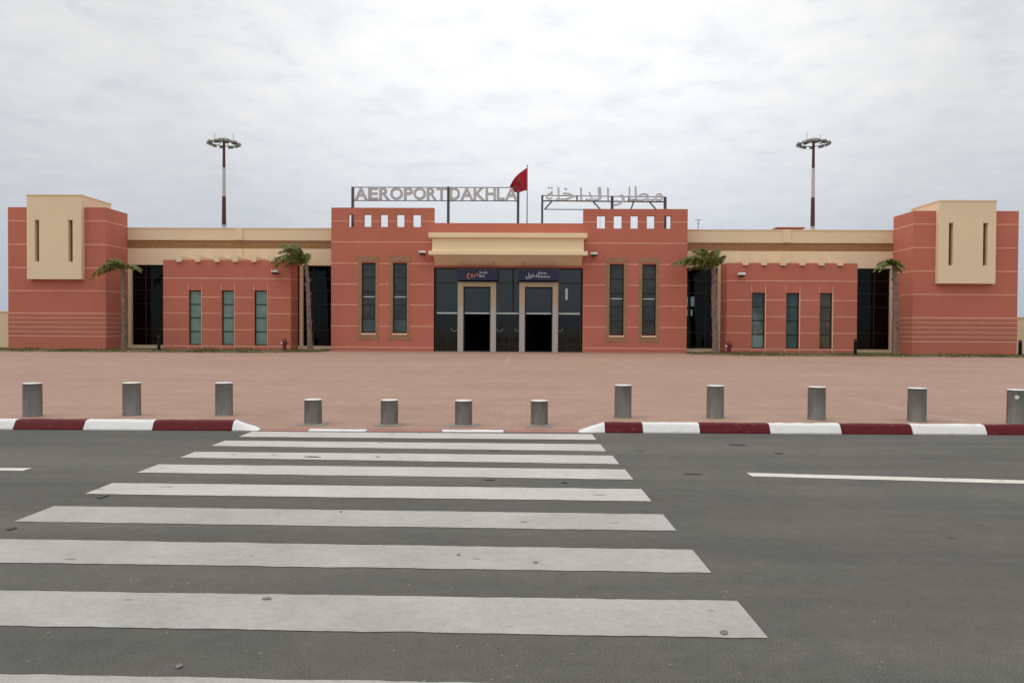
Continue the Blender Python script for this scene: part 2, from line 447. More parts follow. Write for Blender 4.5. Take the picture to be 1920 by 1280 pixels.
for i in range(5): stone(flat[i], flat[i + 1], M['kerbwhite'] if i in (1, 3) else M['kerbfaded'], .014, .014)

# zebra crossing
zeb = tag(empty('zebra_crossing', wp(-1.3, 7)), 'white zebra crossing of broad worn bars painted across the road', 'crosswalk', kind='structure')
# corners of each bar as seen from the kerb inwards: left near, left far, right near, right far
corner = [((450, 819), (470, 809), (1117, 824.5), (1111, 814)), ((400, 836), (418, 826), (1134, 846), (1128, 833)),
          ((340, 858), (363, 847), (1158, 870), (1151, 854)), ((262, 886), (293, 870.5), (1184, 899), (1175, 880)),
          ((163, 926), (207, 905.5), (1218, 940), (1206, 917)), ((30, 978), (97, 949), (1265, 995), (1246, 964.5)),
          ((0, 1055), (0, 1011), (1332, 1074), (1300, 1031)), ((0, 1173), (0, 1107), (1437, 1197), (1386, 1127))]
bars = []
for i, c4 in enumerate(corner):
    q = [uv(gnd(*p)) for p in c4]
    ul, ur = ((q[0][0] + q[1][0]) / 2, (q[2][0] + q[3][0]) / 2)
    e = (0, 0)
    if i >= 6:                               # runs on past the picture edge with the same slope
        k0 = (q[2][1] - q[0][1]) / (q[2][0] - q[0][0]); k1 = (q[3][1] - q[1][1]) / (q[3][0] - q[1][0])
        q[0] = (-4.05, q[0][1] + k0 * (-4.05 - q[0][0])); q[1] = (-4.05, q[1][1] + k1 * (-4.05 - q[1][0])); ul = -4.05
    bars.append((ul, ur, q[0][1], q[1][1], q[2][1], q[3][1]))
dv = bars[6][4] - bars[7][4]; wv = bars[7][5] - bars[7][4]
sk = bars[7][2] - bars[7][4]
for k in (1, 2, 3):
    v0 = bars[7][4] - dv * k - .035
    bars.append((-4.05, bars[7][1], v0 + sk, v0 + sk + wv, v0, v0 + wv))
def paint_strip(ul, ur, v0l, v1l, v0r, v1r, name, parent, z=.004, jag=.008):
    w = MB(); N = max(4, int((ur - ul) / .045)); pv = []; a_ = b_ = 0
    for i in range(N + 1):
        t = i / N; u = ul + (ur - ul) * t
        a_ = .75 * a_ + random.uniform(-jag, jag) * .6; b_ = .75 * b_ + random.uniform(-jag, jag) * .6
        pv.append((wp(u, v0l + (v0r - v0l) * t + a_, z), wp(u, v1l + (v1r - v1l) * t + b_, z)))
    for a, c in pv: w.v += [tuple(a), tuple(c)]
    for i in range(N): w.f.append((2 * i, 2 * i + 2, 2 * i + 3, 2 * i + 1)); w.m.append(0)
    return w.build(name, M['linepaint'] if name == 'line_dash' else M['roadpaintfar'] if v0l > 6.6 else M['roadpaint'], parent)  # far bars take the copy with the sheen painted in
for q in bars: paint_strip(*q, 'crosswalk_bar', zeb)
# dashed centre line, not quite parallel to the kerb
a0 = uv(gnd(1410, 893)); b0 = uv(gnd(1920, 907)); a1 = uv(gnd(1410, 886.5)); b1 = uv(gnd(1920, 899))
lane = tag(empty('lane_line', wp(0, a0[1])), 'broken white centre line painted on the asphalt', 'road line', kind='structure')
kl = (b0[1] - a0[1]) / (b0[0] - a0[0]); wl_ = a1[1] - a0[1]
lr = uv(gnd(43, 882.5)); ll = uv(gnd(0, 883))
wl2 = uv(gnd(43, 877.5))[1] - lr[1]
def dash(u0, u1, v): 
    v2 = v + kl * (u1 - u0); paint_strip(u0, u1, v, v + wl_, v2, v2 + wl_, 'line_dash', lane, jag=.006)
for k in range(4):
    dash(a0[0] + 8 * k, a0[0] + 8 * k + 5.2, a0[1] + kl * 8 * k)
    u1 = lr[0] - 8 * k; paint_strip(u1 - 5, u1, lr[1], lr[1] + wl2, lr[1], lr[1] + wl2, 'line_dash', lane, jag=.006)

road = bpy.data.objects['road']
for px, py, wd_, dp in ((1383, 834, .32, .10), (1300, 889, .26, .05), (1058, 904.5, .10, .06), (918, 900, .16, .05), (585, 857, .30, .05), (192, 931, .10, .10),
                        (22, 991, .10, .06), (860, 1041, .035, .03), (336, 1250, .05, .035), (708, 857, .07, .05), (1460, 850, .16, .06), (640, 960, .035, .03), (1004, 1055, .06, .03), (500, 1123, .07, .03), (1358, 1187, .06, .035)):
    p = gnd(px, py); w = MB(); n = 11; rs = [random.uniform(.6, 1.15) for _ in range(n)]
    w.face([(p.x + wd_ * .42 * rs[k] * math.cos(6.283 * k / n), p.y + dp * .8 * rs[k] * math.sin(6.283 * k / n), .008) for k in range(n)])
    w.build('tar_spot', M['scuff'] if wd_ < .08 else M['tar'], road)

# ------------------------------------------------------------------ bollards
def bollard(h, m, r=.143):
    root = empty('bollard')
    w = MB(); w.lathe([(r + .004, -.12), (r + .004, .012), (r, .02), (r, h - .035)], n=40); w.build('post', m, root, True)
    w = MB(); w.lathe([(r - .006, h - .036), (r - .006, h - .026), (r + .001, h - .024), (r + .001, h - .006), (r - .006, h), (.001, h + .002)], n=40, mi=[1, 1, 1, 0, 0, 0]); w.build('cap', [M['cap'], m], root, True)
    return root
def collar():
    w = MB(); n = 24
    w.lathe([(.30, -.03), (.30, .006), (.15, .012)], n=4)
    return w
bl = []
tall = [(61, 780, 'leftmost steel bollard behind the left kerb, above a red stone'),
        (247, 778, 'steel bollard behind the left kerb above the white stone'),
        (420, 777.5, 'tall steel bollard beside the sloping white kerb end at left'),
        (1168, 782, 'tall steel bollard behind the short red stone where right kerb starts'),
        (1341, 783, 'second tall steel bollard behind the right kerb'),
        (1531, 786, 'middle one of five tall steel bollards behind the right kerb'),
        (1719, 789, 'fourth steel bollard behind the right kerb, next to the right picture edge one'),
        (1906, 793, 'steel bollard with white round sticker, cut by the right picture edge')]
tb = bollard(.545, M['steel'])
for i, (px, py, lab) in enumerate(tall):
    o = tb if i == 0 else copy_tree(tb)
    p = gnd(px, py, PZ); o.location = (p.x, p.y, PZ); o.rotation_euler.z = i * 1.7
    tag(o, lab, 'bollard', 'steel bollards along the kerb')
    if i == 7:
        d = (Vector((0, 0, 0)) - Vector((p.x, p.y, 0))).normalized(); side = Vector((d.y, -d.x, 0))
        w = MB(); n = 14; c0 = Vector((0, 0, .43))
        def sp(a, rr): 
            th = rr * math.cos(a) / .145; q = d * math.cos(th) + Vector((-d.y, d.x, 0)) * math.sin(th)
            return q * .1455 + Vector((0, 0, .43 + rr * math.sin(a)))
        w.face([sp(2 * math.pi * k / n, .032) for k in range(n)])
        o.rotation_euler.z = 0
        s_ = w.build('sticker', M['white']); s_.parent = o
low = [(587, 795, 'leftmost short bollard in the lowered kerb gap'), (730, 796, 'second short bollard from left in the lowered kerb gap'),
       (869, 797, 'third short bollard from left in the lowered kerb gap'), (1011, 797, 'rightmost short bollard in the lowered kerb gap')]
sb = bollard(.415, M['steelold'])
w = MB(); w.lathe([(.30, -.05), (.30, .012), (.16, .02)], n=4); w.build('base_plate', simple('grey_mortar', (.26, .235, .21), .9), sb)
for i, (px, py, lab) in enumerate(low):
    o = sb if i == 0 else copy_tree(sb)
    p = gnd(px, py, .02); u, v = uv(p); o.location = (p.x, p.y, plz(u, v)); o.rotation_euler.z = KA + R(45)
    tag(o, lab, 'bollard', 'short steel bollards in the lowered kerb')

# ------------------------------------------------------------------ terminal building
YC, YB, YT, YW = 50.0, 50.0, 48.9, 51.6
T = empty('terminal_building', (X(955, 659, YC), YC, PZ))
tag(T, 'long low terracotta and cream airport terminal with two end towers and glazed entrance', 'airport terminal')
GB = -.3                                          # walls start below ground
MW = [M['red'], M['stripe'], M['ribred'], M['cream']]
SH = .032                                         # half height of a joint line
PR = .012                                         # how far it stands proud

def hline(w, x0, x1, Y, z, gaps=(), mi=1):
    cur = min(x0, x1); end = max(x0, x1)
    for a, c in sorted(gaps):
        if a > cur: w.box(cur, a, Y - PR, Y + .02, z - SH, z + SH, mi)
        cur = max(cur, c)
    if cur < end: w.box(cur, end, Y - PR, Y + .02, z - SH, z + SH, mi)

def window(x0, x1, z0, z1, Y, panes, transoms, fw=.07, lit=None):
    """frame (part) and panes (sub-parts); transoms = heights; panes = one material per field"""
    w = MB(); d0, d1 = Y + .14, Y + .22
    w.box(x0, x0 + fw, d0, d1, z0, z1); w.box(x1 - fw, x1, d0, d1, z0, z1)
    w.box(x0 + fw, x1 - fw, d0, d1, z0, z0 + fw); w.box(x0 + fw, x1 - fw, d0, d1, z1 - fw, z1)
    for t in transoms: w.box(x0 + fw, x1 - fw, d0, d1, t - .03, t + .03)
    fr = w.build('window', M['dark'], T)
    lv = [z0 + fw] + sorted(transoms) + [z1 - fw]
    for k in range(len(lv) - 1):
        p = MB(); p.box(x0 + fw - .01, x1 - fw + .01, Y + .17, Y + .195, lv[k] + (.03 if k else 0), lv[k + 1] - (.03 if k < len(lv) - 2 else 0))
        p.build('pane', panes[k % len(panes)] if isinstance(panes, list) else panes, fr)
    if lit is not None:                            # a pale rail seen behind the glass
        p = MB(); p.box(x0 + fw, x1 - fw, Y + .155, Y + .168, lit - .035, lit + .035); p.build('rail', M['bar'], fr)
    return fr

# --- central block walls
def central(side):
    L = side == 'L'
    xa = X(621, 520, YC) if L else X(1093, 520, YC)
    xb = X(813.5, 520, YC) if L else X(1288.5, 520, YC)
    xm = 715 if L else 1190
    top = Zc(xm, 389.5 if L else 391.8, YC)
    hp = [(653, 664), (682, 696), (713, 727), (743.5, 758), (774, 789)] if L else [(1119.5, 1135), (1151, 1166.5), (1182.5, 1197), (1213, 1228), (1245, 1258.5)]
    hy = (402, 425.5) if L else (404.5, 428.5)
    holes = [(X(a, 413, YC), X(c, 413, YC), Zc(xm, hy[1], YC), Zc(xm, hy[0], YC)) for a, c in hp]
    wp_ = [(678, 704), (736.5, 762.8)] if L else [(1143, 1169.5), (1204, 1230)]
    wy = (492.5, 624) if L else (495.5, 628.5)
    wins = [(X(a, 560, YC), X(c, 560, YC), Zc(xm, wy[1], YC), Zc(xm, wy[0], YC)) for a, c in wp_]
    w = MB(); w.wall(xa, xb, GB, top, holes + wins, YC, YC + .32)
    # surrounds: gap for the joint lines
    sur = [(q[0] - .22, q[1] + .22) for q in wins]
    ys = [415, 454, 494, 533, 571.7, 611.5, 651] if L else [416.6, 456.3, 495.9, 535, 574, 613.7, 653]
    for k, y in enumerate(ys):
        z = Zc(xm, y, YC)
        if k == 0: g = [(q[0], q[1]) for q in holes]
        elif k in (2, 3, 4, 5): g = sur
        else: g = []
        hline(w, xa, xb, YC, z, g)
    xj = X(771, 560, YC) if L else X(1124, 560, YC)   # fine vertical movement joint
    w.box(xj - .012, xj + .012, YC - .006, YC + .02, GB, top - .02, 0)
    # parapet returns
    rt = Zc(xm, 430, YC)
    for xx, s_ in (((xa, 1),) if L else ((xb, -1),)):
        w.box(xx, xx + s_ * .3, YC + .32, YC + 3.4, rt - .6, top)
    w.build('front_wall', MW, T)
    bd = MB(); bd.box(xa + .01, xb - .01, YC + .324, 68, GB, rt - .45); bd.build('block_body', [M['red']], T)
    rf = MB(); rf.box(xa + .31, xb - .31, YC + .33, 67.9, rt - .446, rt - .40); rf.build('roof', M['roof'], T)
    for q in wins:
        zt, zb_ = q[3], q[2]
        tr = [zb_ + (zt - zb_) * f for f in (.20, .40, .59, .795)]
        window(*q, YC, [M['pane_low'] if L else M['pane_dark'], M['pane_dark'], M['pane_dark'], M['pane_dark'], M['pane_dark']], tr, lit=zb_ + (zt - zb_) * .515)
        s = MB(); o_ = .235
        s.box(q[0] - o_, q[0] - .003, YC - .02, YC + .05, zb_ - .04, zt + .10)
        s.box(q[1] + .003, q[1] + o_ - .06, YC - .02, YC + .05, zb_ - .04, zt + .10)
        s.box(q[0] - o_ - .05, q[1] + o_, YC - .024, YC + .05, zt + .10, zt + .40)
        s.box(q[0] - o_ - .05, q[1] + o_, YC - .024, YC + .05, zb_ - .42, zb_ - .12)
        s.box(q[0] - .04, q[1] + .04, YC - .06, YC + .10, zb_ - .12, zb_ - .04, 1)      # sill
        s.build('window_surround', [M['surround'], M['cream']], T)
    return xa, xb, top
LA, LB, LT = central('L'); RA, RB, RT = central('R')

# --- wall over the entrance and canopy
w = MB()
zt = Zc(955, 418.5, YC); zs = Zc(955, 502, YC)
w.box(LB, RA, YC + .003, YC + .32, zs, zt)
w.build('lintel_wall', MW, T)
c = MB()
fx0, fx1 = X(810.5, 460, YC - .95), X(1094.5, 460, YC - .95); YF = YC - .95
z1 = Zc(955, 441, YF); z2 = Zc(955, 445.5, YF); z3 = Zc(955, 470.5, YF); z4 = Zc(955, 478.5, YF); z5 = Zc(955, 497.5, YC)
c.bbox(X(804, 441, YF), X(1101, 441, YF), YF - .2, YC - .004, z2 - .02, z1 + .12, .02)
c.box(fx0, fx1, YF, YC - .004, z3 - .02, z2 - .02)
c.bbox(X(804, 475, YF), X(1101.5, 475, YF), YF - .2, YC - .004, z4, z3 - .02, .02)
c.prismx([(YF, z4 + .004), (YC - .004, z4 + .004), (YC - .004, z5)], fx0 + .06, fx1 - .06)
c.build('entrance_canopy', M['canopy'], T)

# --- hall behind the entrance
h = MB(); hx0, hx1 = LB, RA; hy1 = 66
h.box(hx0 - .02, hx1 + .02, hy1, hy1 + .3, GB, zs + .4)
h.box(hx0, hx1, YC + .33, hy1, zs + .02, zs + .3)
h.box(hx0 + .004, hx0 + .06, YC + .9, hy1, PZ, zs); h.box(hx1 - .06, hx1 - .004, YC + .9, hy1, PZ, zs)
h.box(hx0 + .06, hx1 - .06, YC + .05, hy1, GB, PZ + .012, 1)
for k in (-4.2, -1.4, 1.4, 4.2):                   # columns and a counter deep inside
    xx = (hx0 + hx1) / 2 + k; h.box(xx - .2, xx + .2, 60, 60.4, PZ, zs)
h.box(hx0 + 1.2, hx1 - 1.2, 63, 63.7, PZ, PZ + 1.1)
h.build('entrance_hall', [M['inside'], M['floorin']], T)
rf = MB(); rf.box(hx0, hx1, YC + .33, hy1, zs + .31, zs + .6); rf.build('roof', M['roof'], T)

# --- entrance glazing
YG = YC + .12
gx0, gx1 = X(815.5, 580, YG), X(1090.5, 580, YG)
gz0, gz1 = PZ + .012, zs - .01
zb = Zc(955, 587.5, YG); zm = Zc(955, 530.5, YG)
pl = [(858, 930), (973.5, 1046.5)]                 # portals, outer edges
P = [(X(a, 590, YG), X(c_, 590, YG)) for a, c_ in pl]
e = MB(); fw = .09
e.box(gx0, gx0 + fw, YG, YG + .12, gz0, gz1); e.box(gx1 - fw, gx1, YG, YG + .12, gz0, gz1)
e.box(gx0 + fw, gx1 - fw, YG, YG + .12, gz1 - .10, gz1)
segs = [(gx0 + fw, P[0][0]), (P[0][1], P[1][0]), (P[1][1], gx1 - fw)]
vm = [X(839, 600, YG), X(955, 600, YG), X(1065, 600, YG)]
for k, (a, c_) in enumerate(segs):
    e.box(a, c_, YG, YG + .12, zm - .04, zm + .04)
    e.box(a, c_, YG, YG + .12, gz0, gz0 + .10)
    e.box(vm[k] - .035, vm[k] + .035, YG + .01, YG + .11, gz0 + .10, zb - .06)
xmid = X(962, 550, YG); e.box(xmid - .07, xmid + .07, YG + .005, YG + .115, zb + .06, gz1 - .10)
fr = e.build('entrance_glazing', M['dark'], T)
for k, (a, c_) in enumerate(segs):
    q = MB(); q.bbox(a + .02, c_ - .02, YG - .02, YG + .1, zb - .05, zb + .05, .012); q.build('header_bar', M['bar'], fr)
    for (za, zb2) in ((zm + .04, gz1 - .10), (zb + .05, zm - .04)):
        xs_ = [a, xmid - .07, xmid + .07, c_] if k == 1 else [a, c_]
        for j in range(0, len(xs_), 2):
            q = MB(); q.box(xs_[j], xs_[j + 1], YG + .05, YG + .062, za, zb2); q.build('pane', M['glass'], fr)
    for (xa_, xb_) in ((a, vm[k] - .035), (vm[k] + .035, c_)):
        q = MB(); q.box(xa_, xb_, YG + .05, YG + .062, gz0 + .10, zb - .05); q.build('pane', M['blackglass'], fr)
for px in (852, 937, 971, 1049):                   # curved pull handles
    hx, hz = X(px, 616, YG), Zc(px, 616, YG)
    q = MB(); q.tube([(hx + .19 * math.cos(t), YG - .05, hz + .17 * math.sin(t)) for t in [math.pi + math.pi * k / 10 for k in range(11)]], .022, 6)
    q.build('door_handle', M['handle'], fr, True)
n_ = MB(); n_.box(X(1060, 555, YG), X(1064.5, 555, YG), YG + .035, YG + .048, Zc(1062, 562, YG), Zc(1062, 541, YG)); n_.build('notice_sheet', M['bar'], fr)
for k, (a, c_) in enumerate(pl):
    Yp = YC - .18
    x0, x1 = X(a, 590, Yp), X(c_, 590, Yp); iw = X(868.5, 590, Yp) - X(858, 590, Yp)
    zt_ = Zc(955, 528.5, Yp); zi = Zc(955, 537.5, Yp); zg = Zc(955, 574, Yp)
    p = MB()
    for xa_, xb_ in ((x0, x0 + iw), (x1 - iw, x1)):
        p.bbox(xa_, xb_, Yp, YG + .1, zg, zt_, .015, 0)
        p.bbox(xa_ + .003, xb_ - .003, Yp + .004, YG + .1, GB, zg, .015, 1)
    p.bbox(x0 + iw - .01, x1 - iw + .01, Yp + .003, YG + .1, zi, zt_ - .003, .015, 0)
    po = p.build('door_portal', [M['portal'], M['portalgrey']], T)
    d = MB(); dx0, dx1 = x0 + iw, x1 - iw
    d.box(dx0, dx0 + .07, YG, YG + .09, PZ, zi); d.box(dx1 - .07, dx1, YG, YG + .09, PZ, zi); d.box(dx0 + .07, dx1 - .07, YG, YG + .09, zi - .09, zi)
    d.build('door_frame', M['dark'], po)
    q = MB(); q.bbox(dx0 + .07, dx1 - .07, YG - .02, YG + .09, zb - .05, zb + .05, .012); q.build('header_bar', M['bar'], po)
    q = MB(); q.box(dx0 + .07, dx1 - .07, YG + .04, YG + .052, zb + .05, zi - .09); q.build('pane', M['glass'], po)

# --- cream wings
def wing(side):
    L = side == 'L'
    x0 = X(226, 470, YW) if L else RB
    x1 = LA if L else X(1688, 470, YW)
    xm = 430 if L else 1480
    top = Zc(xm, 429 if L else 432.5, YW); b1 = Zc(xm, 450.5 if L else 455.5, YW); b0 = Zc(xm, 466 if L else 471, YW)
    zl = Zc(xm, 497 if L else 502.5, YW); zsill = Zc(xm, 647.5 if L else 654.5, YW)
    w = MB()
    w.box(x0, x1, YW, YW + .35, b1, top); w.box(x0, x1, YW + .05, YW + .35, b0, b1, 1); w.box(x0, x1, YW, YW + .35, zl, b0)
    w.box(x0, x1, YW - .03, YW + .40, top, top + .07)
    w.box(x0, x1, YW, YW + .35, GB, zsill)
    cols = [(240, 245.5), (561.5, 567.5)] if L else [(1345.5, 1351), (1670, 1674.5)]
    for a, c_ in cols: w.box(X(a, 570, YW), X(c_, 570, YW), YW - .004, YW + .36, GB, zl)
    pa, pb = ((443, 455) if L else (1468, 1482))
    w.box(X(pa, 445, YW), X(pb, 445, YW), YW - .10, YW + .02, b1 + .02, top - .004)
    w.box(X(pa, 445, YW), X(pb, 445, YW), YW - .10, YW + .02, zl + .004, b0 - .02)
    w.build('wing_wall', [M['cream'], M['tile']], T)
    g = MB(); Yg = YW + .2; xs_ = [x0 + .02]
    n = int(round((x1 - x0) / 1.55))
    tz = [zsill + (zl - zsill) * f for f in (.2, .52, .69, .845)]
    for i in range(n + 1):
        xx = x0 + (x1 - x0) * i / n; g.box(xx - .035, xx + .035, Yg, Yg + .1, zsill, zl)
    for t in tz + [zsill + .04, zl - .04]: g.box(x0, x1, Yg + .004, Yg + .096, t - .025, t + .025)
    fr = g.build('wing_glazing', M['dark'], T)
    q = MB(); q.box(x0, x1, Yg + .045, Yg + .055, zsill + .02, zl - .02); q.build('pane', M['wingglass'], fr)
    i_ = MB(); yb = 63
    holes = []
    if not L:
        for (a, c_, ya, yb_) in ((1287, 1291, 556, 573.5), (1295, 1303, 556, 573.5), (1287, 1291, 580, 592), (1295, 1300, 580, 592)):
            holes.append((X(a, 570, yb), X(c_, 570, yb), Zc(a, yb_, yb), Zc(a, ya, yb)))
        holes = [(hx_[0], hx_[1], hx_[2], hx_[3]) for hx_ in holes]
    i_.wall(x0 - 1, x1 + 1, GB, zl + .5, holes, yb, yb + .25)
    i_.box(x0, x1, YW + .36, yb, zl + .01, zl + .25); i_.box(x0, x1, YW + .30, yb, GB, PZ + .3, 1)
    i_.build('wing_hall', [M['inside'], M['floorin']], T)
    rf = MB(); rf.box(x0, x1, YW + .36, yb + .25, zl + .26, zl + .5); rf.build('roof', M['roof'], T)
wing('L'); wing('R')

# --- red annexes with beams
def annex(side):
    L = side == 'L'
    x0 = X(306, 570, YB) if L else X(1362.6, 580, YB); x1 = X(545.3, 570, YB) if L else X(1607, 580, YB)
    xm = 426 if L else 1485
    top = Zc(xm, 487.5 if L else 493.3, YB)
    wx = [(354, 377.2), (415.7, 439), (477, 500.7)] if L else [(1409.8, 1434.3), (1474, 1498.5), (1537, 1560.3)]
    wy = (544.3, 647) if L else (549, 653.2)
    wins = [(X(a, 595, YB), X(c_, 595, YB), Zc(xm, wy[1], YB), Zc(xm, wy[0], YB)) for a, c_ in wx]
    w = MB(); w.wall(x0, x1, GB, top, wins, YB, YB + .3)
    w.box(x0, x0 + .3, YB + .3, YW - .008, GB, top); w.box(x1 - .3, x1, YB + .3, YW - .008, GB, top)
    w.box(x0 + .3, x1 - .3, YB + .9, YB + 1.0, GB, top - .3)
    w.box(x0 + .3, x1 - .3, YB + .3, YW - .008, top - .3, top - .25)
    ys = [522, 557.5, 587.5, 618, 649] if L else [527, 563, 593.6, 624.5, 655.3]
    for k, y in enumerate(ys):
        z = Zc(xm, y, YB); g = [(q[0] - .06, q[1] + .06) for q in wins] if k in (1, 2, 3) else []
        hline(w, x0, x1, YB, z, g)
        for xx, s_ in ((x0, -1), (x1, 1)):
            w.box(min(xx + s_ * PR, xx - s_ * .02), max(xx + s_ * PR, xx - s_ * .02), YB - PR, YW - .01, z - SH, z + SH, 1)
    for q in wins:                                   # little vertical joints over and under each window
        for xx in (q[0] - .03, q[1] + .03):
            w.box(xx - .022, xx + .022, YB - PR, YB + .02, q[3] + .02, q[3] + .42, 1)
            w.box(xx - .022, xx + .022, YB - PR, YB + .02, q[2] - .30, q[2] - .10, 1)
        w.box(q[1] + .003, q[1] + .05, YB - PR, YB + .02, q[2], q[3], 3 if not L else 1)
    w.build('annex_wall', MW, T)
    pm = ['pane_teal'] * 3 if L else ['pane_mix', 'pane_blue', 'pane_olive']
    for q, m in zip(wins, pm):
        tr = [q[2] + (q[3] - q[2]) * f for f in (.25, .5, .745)]
        pn = [M[m]] if m != 'pane_mix' else [M['pane_teal'], M['pane_mix'], M['pane_mix'], M['pane_blue']]
        window(*q, YB, pn, tr, fw=.06)
    bx = [(330.5, 339.5), (365.5, 374.5), (401.5, 410.5), (436, 445), (471, 480), (506, 515)] if L else [(1393.5, 1403.5), (1428.5, 1438.5), (1464.5, 1474.5), (1500.5, 1510.5), (1536, 1546), (1571.5, 1581.5)]
    if L: bx.append((541, 550))
    for a, c_ in bx:                                  # cream beams lie in notches of the parapet
        yt_ = 480.5 if L else 486.5
        xa_, xb_ = X(a, 485, YB - .15), X(c_, 485, YB - .15); zt_ = Zc(xm, yt_, YB - .15); zbm = Zc(xm, 491 if L else 497.5, YB - .15)
        q = MB(); q.prismx([(YB - .16, zbm), (YB - .16, zt_), (YW - .012, zt_), (YW - .012, top - .05), (YB - .02, top - .05), (YB - .02, zbm)], xa_, xb_)
        q.build('beam', M['cream'], T)
annex('L'); annex('R')

# --- end towers
def tower(side):
    L = side == 'L'
    xo = X(15.2, 520, YT) if L else X(1908.5, 520, YT); xi = X(198.5, 520, YT) if L else X(1711.8, 520, YT)
    x0, x1 = min(xo, xi), max(xo, xi)
    xm = 107 if L else 1810
    top = Zc(xm, 388.7 if L else 395.5, YT)
    w = MB(); yb = YW - .004
    w.box(x0, x1, YT, yb, GB, top)
    bk = MB(); 
    ys = [414.7, 458.5, 502, 545.2, 587, 630] if L else [420.7, 465, 508.8, 552.5, 596, 641]
    for k, y in enumerate(ys):
        z = Zc(xm, y, YT)
        w.box(x0 - PR, x1 + PR, YT - PR, yb + .002, z - SH, z + SH, 1)
    za, zc_ = Zc(xm, ys[5], YT), Zc(xm, ys[4], YT)
    w.box(x0 - .005, x1 + .005, YT - .005, yb + .001, za, zc_, 2)
    n = 9
    for k in range(1, n + 1):
        z = za + (zc_ - za) * k / (n + 1)
        w.box(x0 - .022, x1 + .022, YT - .022, yb + .001, z - .022, z + .022, 1 if k % 2 == 0 else 2)
    w.build('tower', MW, T)
    Yp = YT - .34
    pxs = (50.2, 152.6) if L else (1760, 1867.5)
    a, c_ = X(pxs[0], 450, Yp), X(pxs[1], 450, Yp)
    ptop = Zc(xm, 366.8 if L else 377.5, Yp); pbot = Zc(xm, 523.3 if L else 531.5, Yp)
    sl = [(65, 73.3), (128, 136.2)] if L else [(1779, 1787.3), (1843.3, 1852)]
    sy = (412.2, 490.5) if L else (418, 497.5)
    hs = [(X(p, 450, Yp), X(q, 450, Yp), Zc(xm, sy[1], Yp), Zc(xm, sy[0], Yp)) for p, q in sl]
    p = MB(); p.wall(a, c_, pbot, ptop, hs, Yp, YT - .002)
    p.box(a, c_, YT - .002, YW + .45, top + .002, ptop)
    p.box(a - .03, c_ + .03, Yp - .03, YW + .47, ptop, ptop + .07)
    for q in hs:                                     # slim pale fillets over each slot
        for xx in (q[0], q[1]): p.box(xx - .02, xx + .02, Yp - .015, Yp + .02, q[3] + .02, q[3] + .28)
    p.build('tower_panel', M['cream'], T)
    for q in hs:
        s = MB(); s.box(q[0] - .004, q[1] + .004, YT - .05, YT - .004, q[2] - .004, q[3] + .004); s.build('slot_backing', simple('dark_terracotta', (.20, .05, .03), .9), T)
    bd = MB(); bd.box(x0 + .01, x1 - .01, YW + 0.001, 58, GB, Zc(xm, 440, YT)); bd.build('tower_body', M['red'], T)
tower('L'); tower('R')

# rooftop block
Yr = 58
w = MB(); w.box(X(1457, 430, Yr), X(1505, 430, Yr), Yr, Yr + 4, 6, Zc(1480, 429, Yr)); w.bbox(X(1454, 430, Yr), X(1508, 430, Yr), Yr - .2, Yr + 4.2, Zc(1480, 429, Yr), Zc(1480, 426.3, Yr), .02)
w.build('rooftop_block', M['red'], T)

# ------------------------------------------------------------------ text helper
def text_mesh(s, depth, offset=0.0):
    cu = bpy.data.curves.new('text', 'FONT'); cu.body = s; cu.size = 1; cu.extrude = depth / 2; cu.offset = offset; cu.resolution_u = 4
    o = bpy.data.objects.new('text', cu); COL.objects.link(o); bpy.context.view_layer.update()
    me = bpy.data.meshes.new_from_object(o.evaluated_get(bpy.context.evaluated_depsgraph_get()))
    bpy.data.objects.remove(o); return me
def place_text(s, name, m, x0, x1, z0, z1, Y, parent, depth=.08, offset=0.0):
    """text fitted to the rectangle x0..x1, z0..z1 of the plane y = Y"""
    me = text_mesh(s, depth, offset); co = [v.co for v in me.vertices]
    ax, bx_ = min(c.x for c in co), max(c.x for c in co); ay, by = min(c.y for c in co), max(c.y for c in co)
    pl_ = Vector(parent.location)
    for v in me.vertices:
        x, y, z = v.co
        v.co = (x0 + (x - ax) / (bx_ - ax) * (x1 - x0) - pl_.x, Y - z - pl_.y, z0 + (y - ay) / (by - ay) * (z1 - z0) - pl_.z)
    me.materials.clear(); me.materials.append(m); me.name = name
    o = bpy.data.objects.new(name, me); COL.objects.link(o); o.parent = parent
    return o

# ------------------------------------------------------------------ rooftop signs
YS = 52.0
RZ = 7.3
def bar(w, p0, p1, r): w.tube([p0, p1], r, 4)
s1 = tag(empty('rooftop_sign', (X(816, 418, YS), YS, RZ)), 'rooftop sign of grey Latin capitals in a steel frame on three posts', 'sign')
w = MB()
zt, zb_ = Zc(816, 351.5, YS), Zc(816, 376.5, YS)
for px in (661, 840.5, 971.5): xx = X(px, 370, YS); w.box(xx - .085, xx + .085, YS, YS + .17, RZ, zt + (.03 if px < 700 else .06) if px < 900 else Zc(816, 361, YS))
for z in (zt, zb_): w.box(X(661, 360, YS), X(971.5, 360, YS), YS - .03, YS + .02, z - .025, z + .025)
xx = X(971.5, 358, YS); w.prism([(xx - .1, Zc(816, 361, YS)), (xx + .1, Zc(816, 361, YS)), (xx, Zc(816, 353, YS))], YS, YS + .15)
w.build('frame', M['post'], s1)
lx = [665.5, 690.5, 710.5, 733.5, 757, 776, 800.5, 819.5, 838.5]
for ch, a, c_ in zip('AEROPORT', (665.5, 690.8, 711.5, 732, 757.5, 775.3, 800.5, 818.5), (690.0, 709.5, 731.5, 756, 774.8, 799.3, 819.5, 838.0)):
    place_text(ch, 'letter', M['letter'], X(a, 364, YS), X(c_, 364, YS), zb_ + .03, zt - .03, YS - .1, s1, .12, .03)
